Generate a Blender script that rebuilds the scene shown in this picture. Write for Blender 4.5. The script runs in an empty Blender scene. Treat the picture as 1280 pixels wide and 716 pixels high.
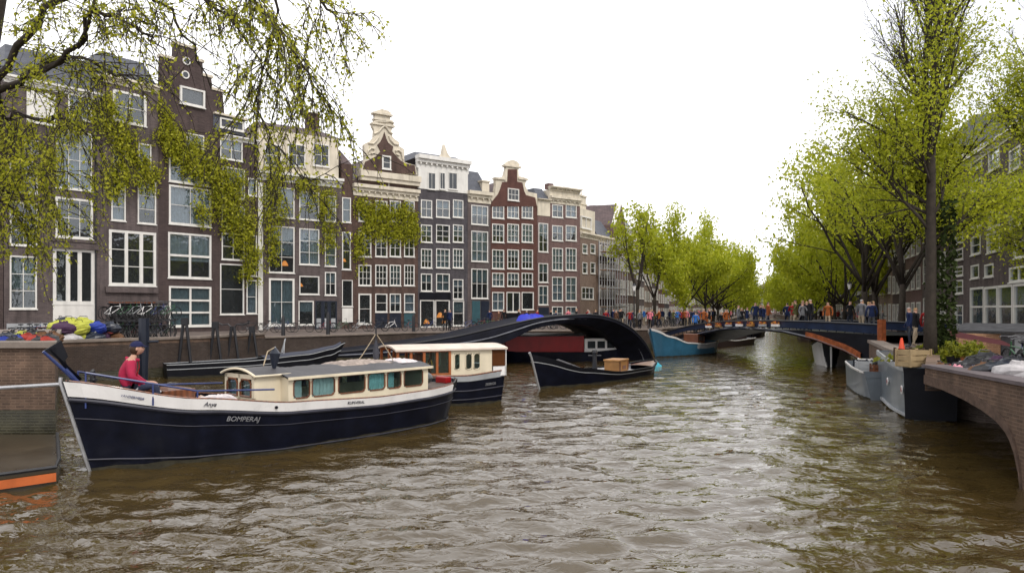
import bpy, bmesh, math, random
import numpy as np
from mathutils import Vector, Matrix

# ------------------------------------------------------------------ camera, world, sun
S = bpy.context.scene
COL = S.collection
F = 900.0; CH = 3.2; HY = 388.0
cam_d = bpy.data.cameras.new('camera'); cam = bpy.data.objects.new('camera', cam_d); COL.objects.link(cam)
cam.location = (0, 0, CH); cam.rotation_euler = (math.radians(90), 0, 0)
cam_d.sensor_width = 36; cam_d.lens = 36 * F / 1280; cam_d.shift_y = 30 / 1280
cam_d.clip_start = 0.1; cam_d.clip_end = 5000
S.camera = cam
SUN_EL = math.radians(48); SUN_AZ = math.radians(150)      # azimuth clockwise from +Y (behind the camera, right)
w = bpy.data.worlds.new('World'); S.world = w; w.use_nodes = True
nt = w.node_tree; nt.nodes.clear()
wo = nt.nodes.new('ShaderNodeOutputWorld'); bg = nt.nodes.new('ShaderNodeBackground')
sky = nt.nodes.new('ShaderNodeTexSky'); sky.sky_type = 'NISHITA'; sky.sun_disc = False
sky.sun_elevation = SUN_EL; sky.sun_rotation = SUN_AZ
tcw = nt.nodes.new('ShaderNodeTexCoord'); nz = nt.nodes.new('ShaderNodeTexNoise')
mpw = nt.nodes.new('ShaderNodeMapping'); mpw.inputs['Scale'].default_value = (1, 1, 2.2)
mpw.inputs['Location'].default_value = (0.35, 0.1, 0.0)
nz.inputs['Scale'].default_value = 1.6; nz.inputs['Detail'].default_value = 6; nz.inputs['Roughness'].default_value = .55
cr = nt.nodes.new('ShaderNodeValToRGB')
cr.color_ramp.elements[0].position = .30; cr.color_ramp.elements[0].color = (.55, .55, .55, 1)
cr.color_ramp.elements[1].position = .50; cr.color_ramp.elements[1].color = (1, 1, 1, 1)
mixw = nt.nodes.new('ShaderNodeMix'); mixw.data_type = 'RGBA'
mixw.inputs[7].default_value = (12.2, 12.1, 12.3, 1)          # thick bright cloud
nt.links.new(tcw.outputs['Generated'], mpw.inputs[0]); nt.links.new(mpw.outputs[0], nz.inputs['Vector'])
nt.links.new(nz.outputs['Fac'], cr.inputs[0]); nt.links.new(cr.outputs[0], mixw.inputs[0])
nt.links.new(sky.outputs[0], mixw.inputs[6]); nt.links.new(mixw.outputs[2], bg.inputs[0])
bg.inputs[1].default_value = 0.1
nt.links.new(bg.outputs[0], wo.inputs[0])
sd = bpy.data.lights.new('sun', 'SUN'); sd.energy = 1.3; sd.angle = math.radians(14); sd.color = (1, .95, .88)
sun = bpy.data.objects.new('sun', sd); COL.objects.link(sun)
_d = Vector((math.sin(SUN_AZ) * math.cos(SUN_EL), math.cos(SUN_AZ) * math.cos(SUN_EL), math.sin(SUN_EL)))
sun.rotation_euler = _d.to_track_quat('Z', 'Y').to_euler(); sun.location = _d * 100
S.view_settings.view_transform = 'Standard'; S.view_settings.look = 'None'
S.view_settings.gamma = 1; S.view_settings.exposure = 0.5; S.view_settings.use_curve_mapping = False

# ------------------------------------------------------------------ helpers
R = random.Random(7)
def P(x, y, Y): return Vector(((x - 640) / F * Y, Y, CH + (HY - y) / F * Y))
def G(x, y, z):
    Y = (CH - z) * F / (y - HY); return Vector(((x - 640) / F * Y, Y, z))

_m = {}
def mat(name, col, rough=.8, spec=.3, metal=0, var=.15, vscale=3., bump=0, bscale=30., coat=0, kind=None, col2=None, dirt=0):
    """procedural principled material with noise variation in colour and roughness"""
    if name in _m: return _m[name]
    m = bpy.data.materials.new(name); m.use_nodes = True; n = m.node_tree.nodes; l = m.node_tree.links
    b = n['Principled BSDF']; b.inputs['Roughness'].default_value = rough; b.inputs['Metallic'].default_value = metal
    b.inputs['Specular IOR Level'].default_value = spec; b.inputs['Coat Weight'].default_value = coat
    tc = n.new('ShaderNodeTexCoord'); t = n.new('ShaderNodeTexNoise'); t.inputs['Scale'].default_value = vscale
    t.inputs['Detail'].default_value = 7; t.inputs['Roughness'].default_value = .62
    l.new(tc.outputs['Object'], t.inputs['Vector'])
    mr = n.new('ShaderNodeMapRange'); mr.inputs[1].default_value = .3; mr.inputs[2].default_value = .7
    l.new(t.outputs['Fac'], mr.inputs[0])
    mx = n.new('ShaderNodeMix'); mx.data_type = 'RGBA'
    c = col; c2 = col2 or [v * (1 + var) for v in c]
    mx.inputs[6].default_value = (*[v * (1 - var) for v in c], 1); mx.inputs[7].default_value = (*c2, 1)
    l.new(mr.outputs[0], mx.inputs[0]); out = mx.outputs[2]
    if kind == 'brick':
        # u = horizontal distance along object x (+y), v = z
        sx = n.new('ShaderNodeSeparateXYZ'); l.new(tc.outputs['Object'], sx.inputs[0])
        ad = n.new('ShaderNodeMath'); ad.operation = 'ADD'; l.new(sx.outputs[0], ad.inputs[0]); l.new(sx.outputs[1], ad.inputs[1])
        cb = n.new('ShaderNodeCombineXYZ'); l.new(ad.outputs[0], cb.inputs[0]); l.new(sx.outputs[2], cb.inputs[1])
        bt = n.new('ShaderNodeTexBrick'); bt.inputs['Scale'].default_value = 1
        bt.inputs['Brick Width'].default_value = bscale * .01 * 1; bt.inputs['Row Height'].default_value = bscale * .01 / 3.2
        bt.inputs['Mortar Size'].default_value = bscale * .0006; bt.inputs['Mortar Smooth'].default_value = .3
        bt.inputs['Color1'].default_value = (.75, .72, .72, 1); bt.inputs['Color2'].default_value = (1.25, 1.2, 1.15, 1)
        bt.inputs['Mortar'].default_value = (1.35, 1.35, 1.35, 1); bt.inputs['Bias'].default_value = -.1
        l.new(cb.outputs[0], bt.inputs['Vector'])
        m2 = n.new('ShaderNodeMix'); m2.data_type = 'RGBA'; m2.blend_type = 'MULTIPLY'; m2.inputs[0].default_value = 1
        l.new(out, m2.inputs[6]); l.new(bt.outputs['Color'], m2.inputs[7]); out = m2.outputs[2]
        bp = n.new('ShaderNodeBump'); bp.inputs['Strength'].default_value = .5; bp.inputs['Distance'].default_value = .01
        bp.invert = True
        l.new(bt.outputs['Fac'], bp.inputs['Height']); l.new(bp.outputs[0], b.inputs['Normal'])
    if kind == 'planks':
        sx = n.new('ShaderNodeTexWave'); sx.inputs['Scale'].default_value = bscale; sx.inputs['Distortion'].default_value = 1.5
        l.new(tc.outputs['Object'], sx.inputs['Vector'])
        m2 = n.new('ShaderNodeMix'); m2.data_type = 'RGBA'; m2.blend_type = 'MULTIPLY'; m2.inputs[0].default_value = .45
        l.new(out, m2.inputs[6]); l.new(sx.outputs['Color'], m2.inputs[7]); out = m2.outputs[2]
    if dirt:
        t3 = n.new('ShaderNodeTexNoise'); t3.inputs['Scale'].default_value = 1.1; t3.inputs['Detail'].default_value = 9
        mp = n.new('ShaderNodeMapping'); mp.inputs['Scale'].default_value = (2.2, 2.2, .35)
        l.new(tc.outputs['Object'], mp.inputs[0]); l.new(mp.outputs[0], t3.inputs['Vector'])
        r3 = n.new('ShaderNodeMapRange'); r3.inputs[1].default_value = .45; r3.inputs[2].default_value = .72
        r3.inputs[3].default_value = 0; r3.inputs[4].default_value = dirt; l.new(t3.outputs['Fac'], r3.inputs[0])
        m3 = n.new('ShaderNodeMix'); m3.data_type = 'RGBA'; l.new(r3.outputs[0], m3.inputs[0]); l.new(out, m3.inputs[6])
        m3.inputs[7].default_value = (*[v * .4 for v in c], 1); out = m3.outputs[2]
    l.new(out, b.inputs['Base Color'])
    rr = n.new('ShaderNodeMapRange'); rr.inputs[3].default_value = max(rough - .12, .02); rr.inputs[4].default_value = min(rough + .12, 1)
    l.new(t.outputs['Fac'], rr.inputs[0]); l.new(rr.outputs[0], b.inputs['Roughness'])
    if bump and kind != 'brick':
        t2 = n.new('ShaderNodeTexNoise'); t2.inputs['Scale'].default_value = bscale; t2.inputs['Detail'].default_value = 4
        l.new(tc.outputs['Object'], t2.inputs['Vector'])
        bp = n.new('ShaderNodeBump'); bp.inputs['Strength'].default_value = bump; bp.inputs['Distance'].default_value = .02
        l.new(t2.outputs['Fac'], bp.inputs['Height']); l.new(bp.outputs[0], b.inputs['Normal'])
    _m[name] = m; return m

def glass_mat(name, tint, opac):
    """window glass: mirror-like dielectric coat over partly see-through dark pane"""
    if name in _m: return _m[name]
    m = bpy.data.materials.new(name); m.use_nodes = True; n = m.node_tree.nodes; l = m.node_tree.links
    n.clear(); o = n.new('ShaderNodeOutputMaterial')
    tr = n.new('ShaderNodeBsdfTransparent'); tr.inputs[0].default_value = (*tint, 1)
    df = n.new('ShaderNodeBsdfDiffuse'); df.inputs[0].default_value = (*[t * .06 for t in tint], 1)
    mx0 = n.new('ShaderNodeMixShader'); mx0.inputs[0].default_value = opac
    gl = n.new('ShaderNodeBsdfGlossy'); gl.inputs['Roughness'].default_value = .03; gl.inputs[0].default_value = (.95, .97, 1, 1)
    lw = n.new('ShaderNodeLayerWeight'); lw.inputs[0].default_value = .5; pw = n.new('ShaderNodeMath'); pw.operation = 'POWER'; pw.inputs[1].default_value = 3.5; l.new(lw.outputs['Facing'], pw.inputs[0]); fr = n.new('ShaderNodeMath'); fr.operation = 'MULTIPLY_ADD'; fr.inputs[1].default_value = .75; fr.inputs[2].default_value = .07; l.new(pw.outputs[0], fr.inputs[0])
    tc = n.new('ShaderNodeTexCoord'); t = n.new('ShaderNodeTexNoise'); t.inputs['Scale'].default_value = 1.4; t.inputs['Detail'].default_value = 2
    bp = n.new('ShaderNodeBump'); bp.inputs['Strength'].default_value = .25; bp.inputs['Distance'].default_value = .05
    l.new(tc.outputs['Object'], t.inputs['Vector']); l.new(t.outputs['Fac'], bp.inputs['Height']); l.new(bp.outputs[0], gl.inputs['Normal'])
    mx = n.new('ShaderNodeMixShader'); l.new(fr.outputs[0], mx.inputs[0])
    l.new(tr.outputs[0], mx0.inputs[1]); l.new(df.outputs[0], mx0.inputs[2])
    l.new(mx0.outputs[0], mx.inputs[1]); l.new(gl.outputs[0], mx.inputs[2]); l.new(mx.outputs[0], o.inputs[0])
    _m[name] = m; return m

class MB:
    """mesh collector: verts, faces, per-face material index"""
    def __init__(s): s.v = []; s.f = []; s.mi = []; s.M = None
    def add(s, vs, fs, mi=0):
        o = len(s.v)
        if s.M is not None: vs = [s.M @ Vector(v) for v in vs]
        s.v += [tuple(v) for v in vs]; s.f += [tuple(i + o for i in f) for f in fs]; s.mi += [mi] * len(fs)
    def box(s, x0, x1, y0, y1, z0, z1, mi=0):
        v = [(x0, y0, z0), (x1, y0, z0), (x1, y1, z0), (x0, y1, z0), (x0, y0, z1), (x1, y0, z1), (x1, y1, z1), (x0, y1, z1)]
        s.add(v, [(0, 3, 2, 1), (4, 5, 6, 7), (0, 1, 5, 4), (1, 2, 6, 5), (2, 3, 7, 6), (3, 0, 4, 7)], mi)
    def tube(s, pts, rad, n=8, mi=0, cap=True):
        pts = [Vector(p) for p in pts]
        if not hasattr(rad, '__len__'): rad = [rad] * len(pts)
        vs = []; fs = []; ref = Vector((0, 0, 1))
        for i, p in enumerate(pts):
            d = (pts[min(i + 1, len(pts) - 1)] - pts[max(i - 1, 0)])
            d = d.normalized() if d.length > 1e-9 else Vector((0, 0, 1))
            a = ref if abs(d.dot(ref)) < .95 else Vector((1, 0, 0))
            u = d.cross(a).normalized(); v = d.cross(u)
            for k in range(n):
                t = 2 * math.pi * k / n; vs.append(p + (u * math.cos(t) + v * math.sin(t)) * rad[i])
        for i in range(len(pts) - 1):
            for k in range(n):
                a = i * n + k; b = i * n + (k + 1) % n; fs.append((a, b, b + n, a + n))
        if cap: fs.append(tuple(range(n))[::-1]); fs.append(tuple(range((len(pts) - 1) * n, len(pts) * n)))
        s.add(vs, fs, mi)
    def prism(s, poly, y0, y1, mi=0):
        """polygon of (x,z) extruded along y"""
        n = len(poly); v = [(x, y0, z) for x, z in poly] + [(x, y1, z) for x, z in poly]
        ar = sum(poly[i][0] * poly[(i + 1) % n][1] - poly[(i + 1) % n][0] * poly[i][1] for i in range(n))
        f = [tuple(range(n)) if ar > 0 else tuple(range(n))[::-1], tuple(range(n, 2 * n))[::-1] if ar > 0 else tuple(range(n, 2 * n))]
        for i in range(n):
            j = (i + 1) % n; q = (i, i + n, j + n, j); f.append(q if ar > 0 else q[::-1])
        s.add(v, f, mi)
    def plan(s, poly, z0, z1, mi=0):
        n = len(poly); v = [(x, y, z0) for x, y in poly] + [(x, y, z1) for x, y in poly]
        f = [tuple(range(n))[::-1], tuple(range(n, 2 * n))]
        for i in range(n): j = (i + 1) % n; f.append((i, j, j + n, i + n))
        s.add(v, f, mi)
    def ball(s, c, r, n=8, mi=0, sz=(1, 1, 1), jit=0, rnd=R):
        vs = []; fs = []; m = n // 2
        for i in range(m + 1):
            ph = math.pi * i / m
            for k in range(n):
                t = 2 * math.pi * k / n; q = 1 + rnd.uniform(-jit, jit)
                vs.append((c[0] + r * sz[0] * q * math.sin(ph) * math.cos(t), c[1] + r * sz[1] * q * math.sin(ph) * math.sin(t), c[2] + r * sz[2] * q * math.cos(ph)))
        for i in range(m):
            for k in range(n): a = i * n + k; b = i * n + (k + 1) % n; fs.append((a, a + n, b + n, b))
        s.add(vs, fs, mi)
    def grid(s, rows, mi=0, close=False):
        """rows: list of equal length point lists"""
        n = len(rows[0]); vs = [p for r in rows for p in r]; fs = []
        for i in range(len(rows) - 1):
            for k in range(n - (0 if close else 1)):
                a = i * n + k; b = i * n + (k + 1) % n; fs.append((a, b, b + n, a + n))
        s.add(vs, fs, mi)
    def mesh(s, name, mats, smooth=False):
        me = bpy.data.meshes.new(name); me.from_pydata(s.v, [], s.f)
        for m in (mats if isinstance(mats, (list, tuple)) else [mats]): me.materials.append(m)
        if any(s.mi): me.polygons.foreach_set('material_index', s.mi)
        if smooth: me.polygons.foreach_set('use_smooth', [True] * len(s.f))
        me.update(); return me
    def build(s, name, mats, parent=None, smooth=False, fix=True, bevel=0):
        me = s.mesh(name, mats, smooth)
        if fix and len(s.f) < 60000:
            b = bmesh.new(); b.from_mesh(me); bmesh.ops.remove_doubles(b, verts=b.verts, dist=1e-5)
            bmesh.ops.recalc_face_normals(b, faces=b.faces); b.to_mesh(me); b.free()
        if smooth:
            try: me.set_sharp_from_angle(angle=math.radians(38))
            except Exception: pass
        o = link(name, me, parent)
        if bevel:
            bv = o.modifiers.new('bevel', 'BEVEL'); bv.width = bevel; bv.segments = 2; bv.limit_method = 'ANGLE'
        return o

def link(name, me, parent=None, loc=None, rz=None):
    o = bpy.data.objects.new(name, me); COL.objects.link(o)
    if parent is not None: o.parent = parent
    if loc is not None: o.location = loc
    if rz is not None: o.rotation_euler = (0, 0, rz)
    return o
def tag(o, label=None, cat=None, group=None, kind=None):
    if label: o['label'] = label
    if cat: o['category'] = cat
    if group: o['group'] = group
    if kind: o['kind'] = kind
    return o
def thing(name, label, cat, loc=(0, 0, 0), rz=0, group=None):
    o = bpy.data.objects.new(name, None); COL.objects.link(o); o.empty_display_size = .2
    o.location = loc; o.rotation_euler = (0, 0, rz); return tag(o, label, cat, group)
KIDS = {}
def copy_tree(o, parent=None):
    c = o.copy(); COL.objects.link(c); c.parent = parent
    kids = KIDS.get(o.name)
    if kids is None: kids = KIDS[o.name] = list(o.children)
    for ch in kids: copy_tree(ch, c)
    return c
def text_mesh(body, size, name, material, parent, M, extrude=.003, shear=0):
    cu = bpy.data.curves.new(name, 'FONT'); cu.body = body; cu.size = size; cu.extrude = extrude; cu.shear = shear
    cu.align_x = 'CENTER'; cu.align_y = 'CENTER'; cu.resolution_u = 3
    t = bpy.data.objects.new(name, cu); COL.objects.link(t); bpy.context.view_layer.update()
    me = bpy.data.meshes.new_from_object(t.evaluated_get(bpy.context.evaluated_depsgraph_get()))
    bpy.data.objects.remove(t); me.transform(M); me.materials.clear(); me.materials.append(material)
    return link(name, me, parent)

# ------------------------------------------------------------------ materials
WHITE = mat('white_paint', (.62, .60, .56), .45, .4, var=.08, vscale=1.5, dirt=.25)
CREAM = mat('cream_stone', (.56, .50, .40), .7, .3, var=.12, vscale=1.2, dirt=.45, bump=.2, bscale=12)
SLATE = mat('slate_roof', (.055, .06, .075), .55, .4, var=.3, vscale=2, kind='brick', bscale=30)
DARKTILE = mat('dark_roof_tiles', (.07, .05, .05), .7, .3, var=.3, vscale=2, kind='brick', bscale=34)
BR = dict(
 mauve=mat('mauve_painted_brick', (.090, .073, .071), .85, .2, var=.24, vscale=.7, kind='brick', bscale=24, dirt=.65),
 dark=mat('dark_brown_brick', (.058, .043, .041), .85, .2, var=.18, vscale=.8, kind='brick', bscale=24, dirt=.3),
 brown=mat('brown_brick', (.074, .048, .040), .85, .2, var=.26, vscale=.9, kind='brick', bscale=24, dirt=.6),
 red=mat('red_brown_brick', (.082, .040, .033), .85, .2, var=.15, vscale=.9, kind='brick', bscale=24, dirt=.25),
 grey=mat('grey_violet_brick', (.063, .058, .064), .85, .2, var=.24, vscale=.8, kind='brick', bscale=24, dirt=.6),
 tan=mat('tan_brick', (.17, .125, .10), .85, .2, var=.14, vscale=.8, kind='brick', bscale=24, dirt=.3),
 pink=mat('pinkish_brick', (.125, .082, .076), .85, .2, var=.14, vscale=.8, kind='brick', bscale=24, dirt=.3))
QUAYB = mat('quay_brick', (.098, .064, .045), .8, .3, var=.35, vscale=1.3, kind='brick', bscale=23, dirt=.6)
QUAYW = mat('wet_quay_brick', (.035, .032, .018), .3, .5, var=.4, vscale=2, kind='brick', bscale=23, dirt=.5)
COPING = mat('stone_coping', (.19, .155, .13), .7, .3, var=.2, vscale=2.5, bump=.3, bscale=15, dirt=.3)
PAVE = mat('street_paving', (.11, .09, .08), .85, .2, var=.3, vscale=.7, kind='brick', bscale=22)
BARK = mat('bark', (.035, .028, .022), .9, .2, var=.35, vscale=6, bump=.8, bscale=18)
NAVY = mat('navy_hull_paint', (.0035, .0045, .011), .36, .18, var=.45, vscale=2.2, bump=.15, bscale=3, dirt=.5)
BLACK = mat('black_paint', (.005, .0055, .009), .42, .25, var=.35, vscale=2)
BLACKM = mat('black_iron', (.014, .014, .017), .45, .4, var=.3, vscale=4)
BWHITE = mat('boat_white', (.72, .70, .68), .3, .5, var=.06, vscale=1.5, coat=.2, dirt=.2)
BCREAM = mat('boat_cream', (.66, .58, .43), .4, .4, var=.1, vscale=1.5, dirt=.25)
WOOD = mat('varnished_wood', (.17, .055, .02), .35, .5, var=.3, vscale=2, kind='planks', bscale=2.5, coat=.3)
PINE = mat('pine_wood', (.42, .2, .06), .5, .4, var=.2, vscale=2, kind='planks', bscale=3)
TARP = mat('grey_tarpaulin', (.06, .058, .062), .6, .35, var=.25, vscale=2.5, bump=.6, bscale=5)
STEEL = mat('galvanised_steel', (.42, .42, .43), .4, .5, metal=.6, var=.15, vscale=4)
GREYHULL = mat('grey_hull_paint', (.12, .14, .16), .35, .45, var=.15, vscale=1.2, coat=.2, dirt=.4)
LGREY = mat('light_grey_paint', (.33, .34, .35), .5, .4, var=.12, vscale=1.5, dirt=.3)
BLUEHULL = mat('blue_hull_paint', (.03, .12, .20), .35, .45, var=.2, vscale=1.4, coat=.2, dirt=.3)
REDP = mat('red_paint', (.26, .006, .008), .4, .4, var=.2, vscale=1.4, dirt=.3)
ORANGE = mat('orange_paint', (.42, .10, .025), .4, .4, var=.2, vscale=2, dirt=.5)
BLUEP = mat('blue_paint', (.02, .035, .13), .35, .5, var=.2, vscale=3)
ROPE = mat('rope', (.36, .29, .2), .9, .2, var=.3, vscale=20)
ROPED = mat('dark_rope', (.05, .05, .06), .9, .2, var=.3, vscale=20)
TEAL = mat('teal_paint', (.03, .075, .09), .4, .4, var=.15, vscale=2)
NAVYP = mat('dark_blue_door_paint', (.014, .018, .03), .35, .4, var=.2, vscale=2)
RUBBER = mat('black_rubber', (.012, .012, .013), .7, .3, var=.2, vscale=5)
CURT = mat('net_curtain', (.36, .39, .43), .9, .1, var=.25, vscale=2.2, kind='planks', bscale=3)
CURT2 = mat('teal_blind', (.15, .19, .20), .9, .1, var=.2, vscale=2)
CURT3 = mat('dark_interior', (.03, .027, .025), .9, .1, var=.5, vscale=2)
GLASS = glass_mat('window_glass', (.86, .92, .94), .18)
GLASSC = glass_mat('boat_glass', (.82, .93, .93), .08)
FARGLASS = mat('far_window_glass', (.025, .03, .035), .08, .6, var=.5, vscale=.6)
def leafmat(name, col, col2):
    if name in _m: return _m[name]
    m = bpy.data.materials.new(name); m.use_nodes = True; n = m.node_tree.nodes; l = m.node_tree.links; n.clear()
    o = n.new('ShaderNodeOutputMaterial'); g = n.new('ShaderNodeNewGeometry'); cr = n.new('ShaderNodeMix'); cr.data_type = 'RGBA'
    cr.inputs[6].default_value = (*col, 1); cr.inputs[7].default_value = (*col2, 1); l.new(g.outputs['Random Per Island'], cr.inputs[0])
    d = n.new('ShaderNodeBsdfPrincipled'); d.inputs['Roughness'].default_value = .55; d.inputs['Specular IOR Level'].default_value = .3
    t = n.new('ShaderNodeBsdfTranslucent'); mx = n.new('ShaderNodeMixShader'); mx.inputs[0].default_value = .5
    l.new(cr.outputs[2], d.inputs['Base Color']); l.new(cr.outputs[2], t.inputs[0]); l.new(d.outputs[0], mx.inputs[1]); l.new(t.outputs[0], mx.inputs[2]); l.new(mx.outputs[0], o.inputs[0])
    _m[name] = m; return m
LEAF = leafmat('spring_leaves', (.26, .31, .012), (.46, .47, .03))
LEAFD = leafmat('yellow_green_leaves', (.25, .28, .012), (.50, .48, .04))
LEAFI = leafmat('ivy_leaves', (.09, .11, .012), (.27, .27, .02))
# ------------------------------------------------------------------ water
def water():
    rs = np.random.RandomState(3)
    ys = [3.0]
    while ys[-1] < 420: ys.append(ys[-1] * 1.0088 + .012)
    ys = np.array(ys); ts = np.linspace(-1.15, 1.25, 430)
    Yg, Tg = np.meshgrid(ys, ts, indexing='ij'); Xg = Tg * (Yg + 6)
    Z = np.zeros_like(Xg)
    step = Yg * .0088 + .02
    warp = .35 * np.sin(.31 * Xg + .17 * Yg) + .25 * np.sin(.53 * Yg - .21 * Xg + 1.3)
    for i in range(40):
        lam = 10 ** rs.uniform(math.log10(.34), math.log10(1.9)); th = rs.normal(math.pi / 2 - .25, .72)
        k = 2 * math.pi / lam; amp = .0066 * lam ** 1.0
        kx, ky = k * math.cos(th), k * math.sin(th)
        fade = np.clip((lam / step - 2.5) / 3, 0, 1)
        ph = kx * (Xg + warp) + ky * (Yg + warp * .7) + rs.uniform(0, 6.28)
        s_ = np.sin(ph); Z += fade * amp * (1 - 2 * np.abs(s_) ** .8 if i % 2 == 0 else s_)
    v = np.stack([Xg, Yg, Z], -1).reshape(-1, 3); nr, nc = Xg.shape
    a = (np.arange(nr - 1)[:, None] * nc + np.arange(nc - 1)[None]).ravel()
    f = np.stack([a, a + 1, a + nc + 1, a + nc], -1)
    me = bpy.data.meshes.new('canal_water'); me.vertices.add(len(v)); me.vertices.foreach_set('co', v.ravel())
    me.loops.add(f.size); me.loops.foreach_set('vertex_index', f.ravel().astype(np.int32))
    me.polygons.add(len(f)); me.polygons.foreach_set('loop_start', np.arange(0, f.size, 4, dtype=np.int32))
    me.polygons.foreach_set('use_smooth', np.ones(len(f), bool)); me.update(); me.validate()
    m = bpy.data.materials.new('murky_water'); m.use_nodes = True; n = m.node_tree.nodes; l = m.node_tree.links
    b = n['Principled BSDF']; b.inputs['Roughness'].default_value = .02; b.inputs['IOR'].default_value = 1.56
    b.inputs['Specular IOR Level'].default_value = .55
    tc = n.new('ShaderNodeTexCoord')
    t0 = n.new('ShaderNodeTexNoise'); t0.inputs['Scale'].default_value = .15; l.new(tc.outputs['Object'], t0.inputs['Vector'])
    mx = n.new('ShaderNodeMix'); mx.data_type = 'RGBA'; mx.inputs[6].default_value = (.040, .025, .007, 1); mx.inputs[7].default_value = (.058, .040, .014, 1)
    l.new(t0.outputs['Fac'], mx.inputs[0]); l.new(mx.outputs[2], b.inputs['Base Color'])
    mp = n.new('ShaderNodeMapping'); mp.inputs['Scale'].default_value = (1.8, 2.8, 1); mp.inputs['Rotation'].default_value = (0, 0, .2)
    l.new(tc.outputs['Object'], mp.inputs[0])
    t1 = n.new('ShaderNodeTexNoise'); t1.inputs['Scale'].default_value = 2.0; t1.inputs['Detail'].default_value = 2.5; t1.inputs['Distortion'].default_value = .6
    l.new(mp.outputs[0], t1.inputs['Vector'])
    vo = n.new('ShaderNodeTexVoronoi'); vo.feature = 'SMOOTH_F1'; vo.inputs['Scale'].default_value = .9; vo.inputs['Smoothness'].default_value = .3
    mp2 = n.new('ShaderNodeMapping'); mp2.inputs['Scale'].default_value = (1.5, 2.6, 1); l.new(tc.outputs['Object'], mp2.inputs[0])
    wv = n.new('ShaderNodeVectorMath'); wv.operation = 'ADD'; l.new(mp2.outputs[0], wv.inputs[0]); l.new(t1.outputs['Color'], wv.inputs[1])
    l.new(wv.outputs[0], vo.inputs['Vector'])
    b1 = n.new('ShaderNodeBump'); b1.inputs['Strength'].default_value = .5; b1.inputs['Distance'].default_value = .02
    b2 = n.new('ShaderNodeBump'); b2.inputs['Strength'].default_value = .7; b2.inputs['Distance'].default_value = .05
    l.new(t1.outputs['Fac'], b1.inputs['Height']); l.new(vo.outputs['Distance'], b2.inputs['Height'])
    l.new(b1.outputs[0], b2.inputs['Normal']); l.new(b2.outputs[0], b.inputs['Normal'])
    me.materials.append(m)
    tag(link('canal_water', me), kind='structure')
    q = MB(); q.box(-400, 400, -60, 450, -2.2, -1.6); tag(q.build('canal_bed', QUAYW), kind='structure')
    q = MB(); q.add([(-60, -60, -.06), (60, -60, -.06), (60, 4.5, -.06), (-60, 4.5, -.06)], [(0, 1, 2, 3)])
    tag(q.build('water', m), kind='structure')
water()

# ------------------------------------------------------------------ ground and quays
ZG = 1.6
LQ = [(-60, 20.5), (-31, 26.5), (-19.9, 31.5), (-15.9, 36.6), (-14.6, 42.5)]      # left quay edge, first stretch (parapet 1.9)
LQ2 = [(-14.6, 42.5), (-7, 52), (3, 57), (12.6, 60.5)]
LQ3 = [(12.6, 60.5), (16.5, 66), (22.5, 80), (85, 262), (118, 358)]
RQ = [(8.2, -10), (8.9, 9.5), (9.25, 13), (9.9, 17.2)]
RQ2 = [(12.75, 22.1), (14.0, 26.5), (17.8, 36), (21.0, 43), (26, 56), (87, 232), (131, 358)]
g = MB(); g.plan([(-400, -60), (-60, 20.5)] + LQ[1:] + LQ2[1:] + LQ3[1:] + [(60, 420), (-400, 420)], -1.5, ZG)
tag(g.build('street_left_bank', PAVE), kind='structure')
g = MB(); g.plan([(15.2, 17.3), (13.1, 22.0)] + [(x + .1, y) for x, y in RQ2[1:]] + [(131, 420), (400, 420), (400, 17.31)], -1.5, ZG)
tag(g.build('street_right_bank', PAVE), kind='structure')
g = MB(); g.plan([(60, 390), (110, 357), (131, 357), (400, 390), (400, 430), (60, 430)], -1.5, ZG + .004)
tag(g.build('street_far_end', PAVE), kind='structure')
# big sheet to the horizon
g = MB(); g.add([(-4000, 419, ZG - .3), (4000, 419, ZG - .3), (4000, 4200, ZG - .3), (-4000, 4200, ZG - .3)], [(0, 1, 2, 3)])
tag(g.build('ground', PAVE), kind='structure')

def quay_wall(name, pts, ztop, label, thick=.45, side=1, cop=True, cop_h=.16):
    """brick wall along a polyline, facing the water; side=+1: land lies left of the walking direction"""
    root = thing(name, label, 'wall')
    b = MB(); wt = MB(); c = MB(); n = len(pts)
    P2 = [Vector(p) for p in pts]; off = []
    for i in range(n):
        d = (P2[min(i + 1, n - 1)] - P2[max(i - 1, 0)]).normalized(); off.append(Vector((-d.y, d.x)) * side)
    def strip(mb, a, bb, z0, z1):
        for i in range(n - 1):
            p0, p1 = P2[i] + off[i] * a, P2[i + 1] + off[i + 1] * a; q0, q1 = P2[i] + off[i] * bb, P2[i + 1] + off[i + 1] * bb
            mb.add([(p0.x, p0.y, z0), (p1.x, p1.y, z0), (q1.x, q1.y, z0), (q0.x, q0.y, z0), (p0.x, p0.y, z1), (p1.x, p1.y, z1), (q1.x, q1.y, z1), (q0.x, q0.y, z1)],
                   [(0, 3, 2, 1), (4, 5, 6, 7), (0, 1, 5, 4), (2, 3, 7, 6)] + ([(3, 0, 4, 7)] if i == 0 else []) + ([(1, 2, 6, 5)] if i == n - 2 else []))
    strip(b, 0, thick, .42, ztop); strip(wt, -.03, thick, -1.5, .42)
    b.build('brick_face', QUAYB, root); wt.build('wet_base', QUAYW, root)
    if cop: strip(c, -.07, thick + .08, ztop, ztop + cop_h); c.build('coping', COPING, root)
    return root
quay_wall('quay_wall', LQ, 1.78, 'long reddish brick quay wall with stone cap behind the man in the red jacket', cop_h=.12)
quay_wall('quay_wall', LQ2, 1.56, 'lower brick quay wall running behind the arched black footbridge', cop_h=.1)
quay_wall('quay_wall', LQ3, 1.62, 'far brick quay wall under the left row of green trees', cop_h=.14)
quay_wall('quay_wall', RQ2, 1.62, 'brick quay wall along the right bank behind the grey moored boats', side=-1, cop_h=.14)

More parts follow.
